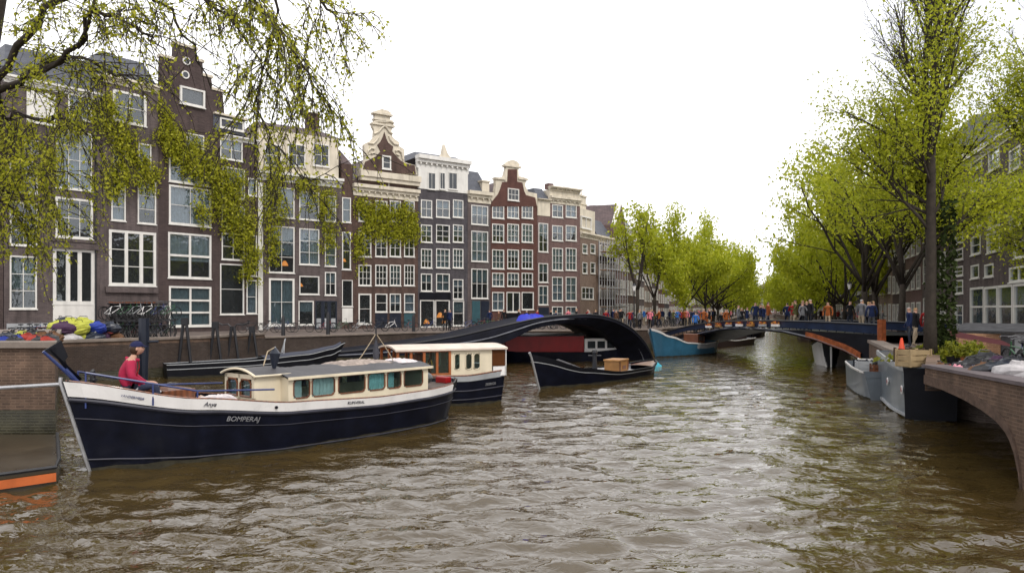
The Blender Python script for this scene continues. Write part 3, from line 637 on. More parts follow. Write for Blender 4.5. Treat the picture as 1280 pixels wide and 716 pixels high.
# H12 corner: two facades in a curve, scaffolded
h = House(fa(725.3), fa(748), 'narrow house with stepped cream upper storeys and a small white dormer', BR['tan'])
for y0, y1 in ((305, 317), (328, 342)):
    for a in (728, 738): h.win(a, y0, a + 6, y1, 1, 2)
h.win(727, 359, 742, 374, 3, 2); h.finish(h.Z(298)); h.cornice(h.Z(299), h.Z(292), m=CREAM)
q = MB(); q.box(.1, h.W - .3, .3, 4, h.Z(293), h.Z(262)); at = q.build('attic_storey', CREAM, h.root)
q = MB(); r = h.rect(728, 271, 741, 286); winmesh(q, r[0], r[1], r[2], r[3], 2, 1, .12, .1, .3); q.build('dormer_window', WHITE, at, fix=False)
q = MB(); q.box(.3, h.W - .8, 1.2, 4, h.Z(262), h.Z(244)); q.box(.2, h.W - .7, 1.1, 4.1, h.Z(254), h.Z(252)); q.box(.2, h.W - .7, 1.1, 4.1, h.Z(244), h.Z(242)); q.build('upper_storey', CREAM, h.root)
q = MB(); a = h.px(744, 242)[0]; q.tube([(h.W - 1.2, 1.6, h.Z(243)), (h.W - 1.2, 1.6, h.Z(232))], [.12, .02], 6); q.build('finial', CREAM, h.root)
def simple_house(A, B, label, wall, H, nx, floors, top, group, dep=10, roofc=None, rs=None, detail=False, trimz=0):
    rs = rs or R; h = House(A, B, label, wall, depth=dep, group=group)
    fh = H / floors; cw = h.W / nx; ww = min(cw * .58, 1.35)
    proto = None; wl = []
    for j in range(floors):
        wh = fh * (.62 if j < floors - 1 else .5); z0 = j * fh + fh * .2
        for i in range(nx):
            u = cw * (i + .5)
            if j == 0 and i == 0: r = (u - ww / 2, u + ww / 2, .05, fh * .82); wl.append((r, 'door')); continue
            wl.append(((u - ww / 2, u + ww / 2, z0, z0 + wh), 'window'))
    mb = MB(); mb.box(0, h.W, 0, dep, 0, H); mb.build('wall', wall, h.root)
    cache = {}
    for r, k in wl:
        key = (round(r[3] - r[2], 2), k)
        if key not in cache:
            q = MB(); w2 = (r[1] - r[0]) / 2; hh = r[3] - r[2]; winmesh(q, -w2, w2, 0, hh, 2, 2 if hh < 1.4 else 3, .11, -.09, -.002)
            o_ = MB(); 
            n0 = len(q.f); q.add([(-w2 + .05, -.02, .05), (w2 - .05, -.02, .05), (w2 - .05, -.02, hh - .05), (-w2 + .05, -.02, hh - .05)], [(0, 1, 2, 3)], 1)
            cache[key] = q.mesh(k, [WHITE, FARGLASS if k == 'window' else NAVYP])
        link(k, cache[key], h.root, ((r[0] + r[1]) / 2, 0, r[2]))
    tm = R.choice([WHITE, CREAM])
    if top == 'cornice': h.cornice(H - .5, H + .25, m=tm, out=.4); h.roof(roofc or SLATE, H + .25, H + 2.4, 1.6, 'mansard')
    elif top == 'bell':
        W = h.W; q = MB(); pts = [(0, H), (.0, H + .5), (W * .1, H + .8), (W * .2, H + 1.6), (W * .28, H + 2.8), (W * .36, H + 3), (W * .42, H + 3.5), (W * .5, H + 3.7)]
        pts = pts + [(W - a, b) for a, b in pts[-2::-1]]; q.prism(pts, .0, .4); q.build('gable', tm, h.root)
        q = MB(); q.prism([(W / 2 + (a - W / 2) * .86, H + (b - H) * .9) for a, b in pts], -.05, -.001); q.build('gable_brickwork', wall, h.root)
        h.roof(DARKTILE, H, H + 2.6, kind='pitch')
    elif top == 'step':
        W = h.W; q = MB(); pts = [(0, H)]; n = 4
        for i in range(n): pts += [(W * .45 * i / n, H + .9 * (i + .6)), (W * .45 * (i + 1) / n, H + .9 * (i + .6))]
        pts = pts + [(W - a, b) for a, b in pts[::-1]]; q.prism(pts, .0, .4); q.build('gable', wall, h.root); h.roof(DARKTILE, H, H + 2.6, kind='pitch')
    elif top == 'pitch':
        W = h.W; q = MB(); q.prism([(0, H), (W, H), (W / 2, H + 3)], -.02, .4); q.build('gable', wall, h.root)
        q = MB(); q.prism([(-.1, H), (0.2, H), (W / 2, H + 2.9), (W - .2, H), (W + .1, H), (W / 2, H + 3.3)], -.1, .42); q.build('gable_trim', tm, h.root); h.roof(DARKTILE, H, H + 3, kind='pitch')
    q = MB(); q.box(h.W * .65, h.W * .65 + .8, 3.5, 4.3, H, H + 3.2); q.build('chimney', BR['brown'], h.root)
    return h
h = simple_house(fa(748.2), fa(768), 'tall dark house behind scaffolding at the bend of the left row', BR['dark'], 10.0, 4, 4, 'cornice', None)
# scaffold in front of it
def scaffold(A, B, H):
    d = Vector(B) - Vector(A); W = d.length
    t = thing('scaffold', 'thin steel scaffolding standing against the corner house', 'scaffold', (A[0], A[1], ZG), math.atan2(d.y, d.x))
    q = MB(); n = 9
    for i in range(n):
        for y in (-1.5, -.5): x = W * i / (n - 1); q.tube([(x, y, 0), (x, y, H)], .045, 5)
    q.build('upright', STEEL, t); q = MB()
    k = 0
    z = 2.1
    while z < H:
        for y in (-1.5, -.5): q.tube([(0, y, z), (W, y, z)], .04, 5); q.tube([(0, y, z + .9), (W, y, z + .9)], .03, 5)
        z += 2.1
    q.build('ledger', STEEL, t); q = MB(); z = 2.05
    while z < H: q.box(0, W, -1.45, -.55, z - .06, z - .01); z += 2.1
    q.build('platform', PINE, t)
scaffold(fa(744), fa(770), 9.6)
c3 = fa(768.2); LF = (.345, 1.0); LN = math.hypot(*LF)
def along(A, s, off=0): return (A[0] + LF[0] / LN * s + off * LF[1] / LN, A[1] + LF[1] / LN * s - off * LF[0] / LN)
tops = ['pitch', 'cornice', 'bell', 'cornice', 'step', 'cornice', 'pitch', 'bell']; s_ = 0.2; i = 0
wn = ['pink', 'brown', 'mauve', 'tan', 'dark', 'red', 'grey']
adj = {'pink': 'pinkish', 'brown': 'brown', 'mauve': 'mauve', 'tan': 'sandy', 'dark': 'dark brown', 'red': 'red brown', 'grey': 'grey'}
tadj = {'pitch': 'a pointed gable', 'cornice': 'a flat cornice', 'bell': 'a bell gable', 'step': 'a stepped gable'}
rh = random.Random(11)
ordn = ['nearest', 'second', 'third', 'fourth', 'fifth', 'sixth', 'seventh', 'eighth', 'ninth', 'tenth', 'eleventh', 'twelfth', 'thirteenth', 'fourteenth', 'fifteenth', 'sixteenth', 'seventeenth', 'eighteenth', 'nineteenth', 'twentieth']
while s_ < 255:
    Wd = rh.uniform(6.5, 9) if s_ < 120 else rh.uniform(10, 15); k = wn[i % 7]
    simple_house(along(c3, s_), along(c3, s_ + Wd - .05), '%s %s house with %s, %s behind the left bank trees' % (adj[k], 'narrow' if Wd < 9 else 'wide', tadj[tops[i % 8]], ordn[min(i, 19)]),
                 BR[k], 12 if i == 0 else rh.uniform(9.5, 12.5), 3 if Wd < 11 else 4, 4, tops[i % 8], 'houses behind the left bank trees')
    s_ += Wd; i += 1
# far end closing row
for i in range(9):
    x0 = 96 + i * 8.6; k = wn[(i * 3 + 2) % 7]
    simple_house((x0, 372 - abs(i - 4) * .6), (x0 + 8.5, 372 - abs(i - 4) * .6), '%s house closing the far end of the canal, %s from the left' % (adj[k], ordn[i] if i else 'first'), BR[k], rh.uniform(11, 16), 3, 4, tops[(i * 3) % 8], 'houses closing the far end of the canal')
# right row; A is the far end, B the near end
RA = (24.6, 34.5)
def ralong(s, off=0): return along(RA, s, off)
def rline(x):
    return line_pt(RA, LF, x)
h = House(rline(1206), (24.6 - .345 * 8, 34.5 - 8), 'mauve brick house at the right edge with a very wide grid of white framed windows', BR['mauve'])
h.win(1214, 331, 1224, 348, 1, 1); h.win(1231, 330, 1242, 346, 1, 1)
h.win(1213, 359, 1230, 408, 1, 2, fw=.13, mt=.1, curtain=CURT2); h.win(1231, 358, 1247, 408, 1, 2, fw=.13, mt=.1, curtain=CURT2)
h.win(1248, 356, 1266, 410, 1, 2, fw=.13, mt=.1, curtain=CURT2); h.win(1267, 354, 1289, 411, 1, 2, fw=.13, mt=.1, curtain=CURT2)
h.win(1262, 333, 1284, 352, 2, 1); h.win(1268, 300, 1284, 322, 1, 2)
h.win(1290, 352, 1330, 412, 2, 2, fw=.13); h.win(1214, 295, 1226, 318, 1, 2); h.win(1234, 290, 1250, 315, 1, 2)
for y0, y1 in ((262, 284), (225, 250), (185, 212)):
    for a in (1214, 1236, 1262, 1292): h.win(a, y0, a + 14, y1, 1, 2)
h.win(1213, 418, 1232, 432, 2, 1, fw=.1)
h.finish(h.Z(165)); h.cornice(h.Z(168), h.Z(158), m=WHITE); h.roof(DARKTILE, h.Z(158), h.Z(120), 1.6, 'mansard')
h = House(rline(1186), rline(1205.8), 'slim grey brick house with one column of small windows behind the mossy trunks', BR['mauve'])
for y0, y1 in ((311, 325), (333, 345), (350, 367), (381, 407), (290, 304), (265, 280), (240, 256)): h.win(1194, y0, 1204, y1, 1, 2)
h.finish(h.Z(205)); h.cornice(h.Z(208), h.Z(200), m=WHITE); h.roof(SLATE, h.Z(200), h.Z(180), 1.6, 'mansard')
s0 = (Vector(rline(1186)) - Vector(RA)).length + .05; i = 0
while s0 < 290:
    Wd = rh.uniform(6.5, 8.5) if s0 < 120 else rh.uniform(10, 15); k = ['mauve', 'pink', 'dark', 'tan', 'mauve', 'brown', 'grey'][i % 7]
    simple_house(ralong(s0 + Wd - .05), ralong(s0), '%s %s house with %s, %s behind the right bank trees' % (adj[k], 'narrow' if Wd < 9 else 'wide', tadj[tops[(i + 1) % 8]], ordn[min(i, 19)]), BR[k], rh.uniform(10.5, 13), 3 if Wd < 11 else 4, 4, tops[(i + 1) % 8], 'houses behind the right bank trees')
    s0 += Wd; i += 1
# ------------------------------------------------------------------ trees
def leaf_mesh(name, pts, size, material, rs, elong=1.5, droop=0.0):
    pts = np.asarray(pts, float); n = len(pts)
    a = rs.normal(size=(n, 3)); a[:, 2] -= droop; a /= np.linalg.norm(a, axis=1)[:, None]
    b = rs.normal(size=(n, 3)); b -= (b * a).sum(1)[:, None] * a; b /= np.linalg.norm(b, axis=1)[:, None]
    c = np.cross(a, b); s_ = size * rs.uniform(.35, 1.6, n)[:, None]
    v = np.stack([pts - a * s_ * elong * .5, pts + b * s_ * .42 + c * s_ * .12, pts + a * s_ * elong * .5, pts - b * s_ * .42 + c * s_ * .12], 1).reshape(-1, 3)
    me = bpy.data.meshes.new(name); me.vertices.add(4 * n); me.vertices.foreach_set('co', v.ravel())
    me.loops.add(4 * n); me.loops.foreach_set('vertex_index', np.arange(4 * n, dtype=np.int32))
    me.polygons.add(n); me.polygons.foreach_set('loop_start', np.arange(0, 4 * n, 4, dtype=np.int32)); me.update(); me.materials.append(material)
    return me
def rdir(rnd, d, ang):
    d = d.normalized(); a = Vector((rnd.gauss(0, 1), rnd.gauss(0, 1), rnd.gauss(0, 1))); a = (a - d * a.dot(d)).normalized()
    return (d * math.cos(ang) + a * math.sin(ang)).normalized()
class Tree:
    def __init__(s, seed): s.rnd = random.Random(seed); s.rs = np.random.RandomState(seed); s.mb = MB(); s.leaf = []
    def branch(s, p, d, L, r, lvl, maxl, kids, ang, up, leafl, leafn, jit, segs=5, ratio=.6, start=.25, rend=.35):
        rnd = s.rnd; pts = [p.copy()]; ds = [d.copy()]
        for i in range(segs):
            d = (d + Vector((rnd.gauss(0, .11), rnd.gauss(0, .11), rnd.gauss(0, .08) + up * .12))).normalized()
            p = p + d * L / segs; pts.append(p.copy()); ds.append(d.copy())
        rad = [r * (1 - (1 - rend) * i / segs) for i in range(segs + 1)]
        s.mb.tube(pts, rad, 8 if lvl == 0 else 5 if lvl < 2 else 3, cap=lvl < 2)
        if lvl >= leafl:
            for _ in range(leafn):
                t = rnd.uniform(.15, 1.05) * segs; i = min(int(t), segs - 1); q = pts[i].lerp(pts[i + 1], min(t - i, 1.2))
                s.leaf.append((q.x + rnd.gauss(0, jit), q.y + rnd.gauss(0, jit), q.z + rnd.gauss(0, jit)))
        if lvl < maxl:
            for k in range(kids[lvl]):
                t = (start + (1 - start) * (k + rnd.random()) / kids[lvl]) * segs; i = min(int(t), segs - 1)
                q = pts[i].lerp(pts[i + 1], t - i)
                nd = rdir(rnd, ds[i + 1], ang[lvl] * rnd.uniform(.7, 1.25)); rr = rad[i] * rnd.uniform(.45, .65)
                s.branch(q, nd, L * ratio * rnd.uniform(.7, 1.15) * (1.15 - .5 * t / segs), max(rr, .007), lvl + 1, maxl, kids, ang, up, leafl, leafn, jit, segs=max(segs - 1, 3), ratio=ratio)
    def make(s, lsize, lm, name='trunk', smooth=True):
        tm = s.mb.mesh(name, BARK, smooth); lmsh = leaf_mesh('crown', s.leaf, lsize, lm, s.rs); return tm, lmsh
def bank_tree_meshes(seed, H=11, spread=3.2, n_l=5, lsize=.21, lm=LEAF, clear=3.0, leafn=9, jit=.26, vase=.62, kids=(5, 4, 3)):
    t = Tree(seed); rnd = t.rnd
    fork = Vector((rnd.gauss(0, .1), rnd.gauss(0, .1), clear))
    t.mb.tube([(0, 0, -.1), (0, 0, .25), (fork.x * .5, fork.y * .5, clear * .5), fork], [.34, .24, .2, .18], 10)
    for k in range(n_l):
        a = 2 * math.pi * (k + rnd.uniform(-.25, .25)) / n_l; el = vase * rnd.uniform(.75, 1.2)
        d = Vector((math.cos(a) * math.sin(el), math.sin(a) * math.sin(el), math.cos(el)))
        t.branch(fork - Vector((0, 0, rnd.uniform(0, .5))), d, (H - clear) * rnd.uniform(.72, .9), .11, 0, 3, kids, (.6, .65, .7), .35, 1, leafn, jit, ratio=.5)
    t.branch(fork, Vector((0, 0, 1)), (H - clear) * .85, .13, 0, 3, (kids[0] + 1, kids[1], kids[2]), (.75, .65, .7), .3, 1, leafn, jit, ratio=.5)
    return t.make(lsize, lm)
def place_tree(meshes, x, y, z, label, group, sc=1, rz=0, cat='tree', sz=None, xy=1.0):
    r = thing('tree', label, cat, (x, y, z), rz, group); r.scale = (sc * xy, sc * xy, sz or sc)
    link('trunk', meshes[0], r); link('crown', meshes[1], r); return r
TM = [bank_tree_meshes(101 + i, H=11.5, leafn=24, jit=.55, lsize=.22, clear=2.1, vase=.95) for i in range(3)]
rt = random.Random(5)
tl = [(12.2, 70, 1.0, 'slender'), (19.6, 82, 1.05, 'wide round')]
Y = 94; X0 = 25.2
while Y < 345: tl.append((X0 + (Y - 94) * .344 + rt.uniform(-.5, .5), Y, rt.uniform(.98, 1.14), '')); Y += 9 + Y * .035
# scraggly first tree: its own thinner mesh
TS = bank_tree_meshes(120, H=12.0, n_l=4, leafn=6, jit=.3, lsize=.21, clear=3.6, vase=.4)
for i, (x, y, sc, ad) in enumerate(tl):
    nm = ['slender half bare tree nearest the black footbridge on the left bank', 'wide bright green tree with a forked dark trunk on the left bank'][i] if i < 2 else '%s round green tree of the left bank row' % ordn[i]
    place_tree(TS if i == 0 else TM[i % 3], x, y, ZG, nm, 'trees along the left bank', sc, rt.uniform(0, 6), xy=.76 if i else .85, sz=sc * (1.0 if i < 4 else .9))
# second thin trunk behind the first
place_tree(TS, 15.6, 79, ZG, 'thin brownish tree standing just behind the slender left bank tree', 'trees along the left bank', .85, 2)
Y = 66; k = 0
ordn += ['twenty first', 'twenty second', 'twenty third', 'twenty fourth']
while Y < 345:
    x = 30.6 + (Y - 66) * .346 + rt.uniform(-.6, .6)
    place_tree(TM[(k + 1) % 3], x, Y, ZG, '%s round green tree beyond the bridge on the right bank' % ordn[min(k, 19)], 'trees along the right bank', rt.uniform(1.0, 1.12), rt.uniform(0, 6), xy=.7, sz=1.12 if k < 2 else .98 if k < 5 else .88); Y += 7 + Y * .035; k += 1
# right bank, near trees
TR1 = bank_tree_meshes(301, H=13.0, n_l=6, leafn=8, jit=.36, lsize=.14, clear=2.9, vase=.55, kids=(8, 5, 4))
place_tree(TR1, 28.6, 56.5, ZG, 'dark trunked tree with open lime crown right of the dark bridge end', 'large trees on the near right bank', 1.06, 1)
TR2 = bank_tree_meshes(305, H=12.0, n_l=6, leafn=10, jit=.38, lsize=.14, clear=3.0, vase=.6, kids=(6, 5, 3))
place_tree(TR2, 24.6, 50, ZG, 'broad green tree with orange base standing above the bridge railing', 'large trees on the near right bank', 1.1, 2.1)
place_tree(TR2, 21.6, 40, ZG, 'tree with forked dark trunk and thin ascending twigs beside the quay crates', 'large trees on the near right bank', 1.0, 4.2, sz=1.02, xy=.85)
def tall_tree(seed, H, lean, leafz, dens):
    """tall bare topped elm: several steep leaders with long ascending twigs, leaves mostly in the lower crown"""
    t = Tree(seed); rnd = t.rnd; p = Vector((0, 0, -.1)); pts = [p.copy()]; rad = [.22]
    for i in range(10):
        p = p + Vector((lean * .1 + rnd.gauss(0, .04), rnd.gauss(0, .04), H * .09)); pts.append(p.copy()); rad.append(.165 * (1 - .8 * i / 10))
    t.mb.tube(pts, rad, 10)
    for k in range(38):
        u = .24 + .70 * (k / 38); i = u * 10; j = min(int(i), 9); q = pts[j].lerp(pts[j + 1], i - j)
        a = rnd.uniform(0, 6.283); el = rnd.uniform(.5, .95) if u < .42 else rnd.uniform(.18, .5)
        d = Vector((math.cos(a) * math.sin(el), math.sin(a) * math.sin(el), math.cos(el)))
        L = H * ((.2 if u < .42 else .27) - .07 * u) * rnd.uniform(.7, 1.2); low = q.z < leafz
        if not low and rnd.random() < .72: lf = 9
        else: lf = 1
        t.branch(q, d, L, rad[j] * .36, 0, 2, (9, 6), (.5, .5), .3 if not low else .1, lf, dens if low else 2, .3, ratio=.5, segs=6, start=.15)
    return t.make(.062, LEAF)
T1 = tall_tree(41, 17.5, .3, 7.2, 17)
place_tree(T1, 12.9, 22.2, ZG, 'tall mossy trunked tree with bare top rising out of the picture', 'large trees on the near right bank')
T2 = tall_tree(47, 15.5, -.1, 7.0, 17)
place_tree(T2, 14.2, 24.3, ZG, 'tall ivy footed tree just left of the mossy tall tree', 'large trees on the near right bank', 1, .6)
T3 = tall_tree(53, 13.5, .5, 8.5, 17)
place_tree(T3, 19.4, 26.0, ZG, 'leafy tree over the kiosk at the right picture edge', 'large trees on the near right bank', 1, 2)
# moss and undergrowth at the foot of the two trunks
q = []; rs_ = np.random.RandomState(2)
for cx, cy, n in ((13.4, 22.1, 1100), (14.2, 24.3, 900), (13.3, 23.0, 700)):
    for _ in range(n):
        a = rs_.uniform(0, 6.28); r = abs(rs_.normal(0, .55)) + .1; q.append((cx + math.cos(a) * r, cy + math.sin(a) * r, ZG + max(0, .55 - r * .4) * rs_.uniform(0, 1)))
gm = leaf_mesh('grass', q, .12, LEAFI, rs_); tag(link('grass', gm), 'low green grass round the feet of the two big trunks', 'grass', kind='stuff')
q = []
for cx, cy in ((13.4, 22.1), (14.2, 24.3)):
    iv = []
    for _ in range(1100):
        z = rs_.uniform(0, 1) ** 1.6 * 5.0; a = rs_.uniform(0, 6.28); r = .17 - z * .006 + abs(rs_.normal(0, .035)); iv.append((math.cos(a) * r, math.sin(a) * r, z))
    o = link('climbing_ivy', leaf_mesh('climbing_ivy', iv, .11, mat('dark_moss', (.022, .032, .008), .9, .1, var=.5), rs_), None, (cx, cy, ZG))
    tag(o, 'dark ivy wrapped round the %s' % ('trunk of the tall mossy tree' if cx < 14 else 'trunk left of the tall mossy tree'), 'ivy', 'ivy on the right bank trunks')

# overhanging tree at the upper left
def overhang():
    t = Tree(77); rnd = t.rnd; base = Vector((-14.8, 19.6, 2.28))
    tr = [base, base + Vector((.1, 0, 2.2)), base + Vector((.15, -.1, 4.5)), base + Vector((.5, -.2, 7.2)), base + Vector((1, -.2, 10)), base + Vector((1.2, 0, 12.5))]
    t.mb.tube(tr, [.6, .4, .36, .3, .24, .14], 12)
    def twig(q, d, L, dens, droop):
        X_ = 640 + F * q.x / q.y; Y_ = HY - F * (q.z - CH) / q.y
        if 185 < X_ < 290 and 20 < Y_ < 150 and rnd.random() < .88: return
        r = rnd; pts = [q.copy()]; n = 7
        for i in range(n):
            d = (d + Vector((r.gauss(0, .15), r.gauss(0, .12), r.gauss(0, .1) - droop * .2))).normalized(); q = q + d * L / n; pts.append(q.copy())
        t.mb.tube(pts, [.011 * (1 - .6 * i / n) + .003 for i in range(n + 1)], 3, cap=False)
        for i in range(1, n + 1):
            if r.random() < .55:
                e = rdir(r, (pts[i] - pts[i - 1]), .7); ep = [pts[i], pts[i] + e * L * .12, pts[i] + e * L * .2 + Vector((0, 0, -.08 * droop))]
                t.mb.tube(ep, [.006, .005, .003], 3, cap=False)
                for _ in range(dens):
                    s_ = ep[0].lerp(ep[2], r.random()); t.leaf.append((s_.x + r.gauss(0, .07), s_.y + r.gauss(0, .07), s_.z + r.gauss(0, .07)))
            for _ in range(dens):
                s_ = pts[i - 1].lerp(pts[i], r.random()); t.leaf.append((s_.x + r.gauss(0, .06), s_.y + r.gauss(0, .06), s_.z + r.gauss(0, .06)))
    # main limbs as world polylines (x px, y px, depth) of the photograph's branches, radius, twigs, leaf density, droop
    limbs = [
     ([(-14, 200, 19.4), (0, 118, 19), (30, 98, 18.6), (75, 78, 18.2), (100, 50, 17.9), (116, 14, 17.6), (128, -40, 17.3)], .10, 24, 5, .45),
     ([(-12, 120, 19.4), (20, 60, 19), (60, 10, 18.5), (120, -50, 18), (190, -70, 17.5), (270, -60, 17), (330, -40, 16.6), (392, -12, 16.4), (420, 20, 16.3)], .10, 36, 5, .85),
     ([(96, 60, 18), (118, 10, 17.8), (150, 24, 17.5), (180, 40, 17.2), (205, 62, 17)], .05, 11, 4, .7),
     ([(30, 98, 18.6), (70, 84, 18.2), (105, 70, 18), (140, 90, 17.8), (170, 96, 17.6)], .05, 11, 4, .6),
     ([(-12, 160, 19.5), (20, 140, 19.2), (50, 150, 19), (80, 150, 18.8), (110, 170, 18.6)], .06, 15, 5, .8),
     ([(190, -70, 17.5), (230, -20, 17.3), (270, 12, 17.1), (300, 40, 17), (330, 90, 16.9)], .05, 18, 5, .8),
     ([(270, -60, 17), (310, -10, 16.8), (345, 30, 16.6), (372, 70, 16.6), (395, 110, 16.6)], .05, 24, 5, .9),
     ([(-14, 250, 19.5), (10, 228, 19.2), (30, 214, 19), (52, 205, 18.8)], .05, 22, 6, .9),
     ([(-14, 300, 19.5), (-2, 262, 19.4), (8, 240, 19.3), (20, 236, 19.2)], .05, 8, 6, .9),
     ([(120, -50, 18), (160, -20, 18), (215, 10, 18.2), (240, 60, 18.4), (262, 110, 18.6)], .05, 12, 3, .6),
     ([(330, -40, 16.6), (350, 10, 17), (330, 70, 17.6), (322, 130, 18), (340, 180, 18.3), (372, 215, 18.5), (412, 230, 18.7)], .035, 14, 4, .8)]
    for pts, r0, nt, dens, droop in limbs:
        W = [P(*p) for p in pts]; n = len(W)
        # subdivide with wobble
        fine = [W[0]]
        for i in range(n - 1):
            for k in range(1, 4): fine.append(W[i].lerp(W[i + 1], k / 3) + Vector((rnd.gauss(0, .05), rnd.gauss(0, .08), rnd.gauss(0, .05))))
        m = len(fine); t.mb.tube(fine, [r0 * (1 - .8 * i / (m - 1)) + .008 for i in range(m)], 6)
        for k in range(nt):
            u = (.12 + .88 * rnd.random()) * (m - 1); i = min(int(u), m - 2); q = fine[i].lerp(fine[i + 1], u - i); d = (fine[i + 1] - fine[i]).normalized()
            nd = (rdir(rnd, d, rnd.uniform(.4, 1.1)) + Vector((0, 0, -.35 * droop))).normalized()
            L = rnd.uniform(.9, 2.6)
            bp = [q.copy()]; dd = nd.copy(); p_ = q.copy()
            for j in range(4):
                dd = (dd + Vector((rnd.gauss(0, .12), rnd.gauss(0, .1), rnd.gauss(0, .08) - .08 * droop))).normalized(); p_ = p_ + dd * L * .25; bp.append(p_.copy())
            t.mb.tube(bp, [.015, .012, .010, .008, .006], 4, cap=False)
            for j in range(1, 5):
                for _ in range(2 if j % 2 else 1): twig(bp[j], (dd + Vector((rnd.gauss(0, .45), rnd.gauss(0, .45), -.5 * droop * rnd.random()))).normalized(), rnd.uniform(.5, 1.3), max(dens - 3, 1), droop)
    o = thing('overhanging_tree', 'large tree at the upper left whose thin drooping branches hang across the sky and houses', 'tree', (0, 0, 0))
    tm = t.mb.mesh('trunk', BARK, True); lm_ = leaf_mesh('crown', t.leaf, .054, LEAFD, t.rs, droop=.5)
    for n_, m_ in (('trunk', tm), ('crown', lm_)):
        m_.transform(Matrix.Translation(-base)); link(n_, m_, o)
    o.location = base
overhang()

# climbing plants and hanging garlands on the facades
def facade_frame(xa, xb):
    A = Vector(fa(xa)); B = Vector(fa(xb)); u = (B - A).normalized(); return A, u, Vector((u.y, -u.x))     # last: outward (towards the camera)
def climber(xa, xb, blobs, label, n, seed, size=.2, out=(.08, .55), origin_x=None):
    rnd = random.Random(seed); rs = np.random.RandomState(seed); A, u, nrm = facade_frame(xa, xb); pts = []; stems = MB()
    def on(x, y, o_):
        k = (x - 640) / F; r = Vector((k, 1)); M_ = Matrix(((r.x, -u.x), (r.y, -u.y))); t, s_ = M_.inverted() @ A
        q = A + u * s_ + nrm * o_; return Vector((q.x, q.y, CH + (HY - y) / F * t))
    tot = sum(b[4] for b in blobs)
    for (x, y, rx, ry, w) in blobs:
        m = int(n * w / tot)
        for _ in range(m // 26):
            px, py = x + rnd.gauss(0, rx * .5), y + rnd.gauss(0, ry * .5); o_ = rnd.uniform(*out); c = on(px, py, o_); L = rnd.uniform(.5, 1.7)
            e = c + u.to_3d() * rnd.gauss(0, .35) + Vector((0, 0, -L)) + nrm.to_3d() * rnd.uniform(0, .2)
            mid = c.lerp(e, .5) + u.to_3d() * rnd.gauss(0, .12); stems.tube([c, mid, e], [.018, .013, .008], 3, cap=False)
            for _ in range(26):
                k = rnd.random(); q = c.lerp(e, k); pts.append((q.x + rnd.gauss(0, .15), q.y + rnd.gauss(0, .08), q.z + rnd.gauss(0, .15)))
    o = thing('climbing_plant', label, 'plant', (A.x, A.y, ZG)); off = Matrix.Translation((-A.x, -A.y, -ZG))
    a = stems.mesh('stem', BARK); a.transform(off); link('stem', a, o)
    b = leaf_mesh('foliage', pts, size, LEAFD, rs, droop=.6); b.transform(off); link('foliage', b, o)
climber(125, 198, [(75 + 55, 130, 18, 20, 2), (150, 165, 20, 22, 3), (165, 200, 22, 20, 3), (140, 215, 14, 16, 1.5), (185, 215, 14, 14, 1.5)], 'thin yellow green creeper on the upper floors of the mauve garage house', 5200, 31, .12)
climber(198, 322, [(205, 140, 8, 18, 1), (212, 168, 16, 20, 3.5), (235, 185, 22, 22, 4), (255, 205, 26, 20, 4), (280, 225, 24, 24, 4), (290, 260, 22, 24, 3.5), (305, 290, 14, 26, 3), (310, 325, 10, 22, 2), (250, 260, 14, 12, 1)], 'dense green creeper hanging across the stepped gable house', 13000, 32, .12)
climber(322, 427, [(340, 215, 14, 22, 2.4), (345, 255, 16, 24, 2.4), (338, 300, 9, 22, 1.6), (405, 250, 12, 20, 2), (410, 285, 8, 18, 1.4), (375, 225, 24, 10, 1.6)], 'loose green creeper beside the windows of the pale attic house', 5500, 33, .12)
climber(441, 522, [(450, 250, 8, 8, 1), (462, 262, 8, 14, 2), (480, 262, 10, 12, 2), (500, 262, 10, 12, 2), (515, 270, 6, 16, 1.5), (480, 284, 36, 5, 3), (449, 300, 5, 18, 1.2), (505, 284, 14, 6, 1.4)], 'ivy covering the upper storey below the ornate neck gable', 7500, 34, .13, out=(.03, .3))
climber(5, 124, [(20, 165, 20, 20, 2), (60, 195, 14, 20, 1.4), (15, 215, 14, 18, 1.5), (85, 150, 18, 14, 1)], 'sparse creeper on the top floors of the leftmost mauve house', 2600, 35, .12)
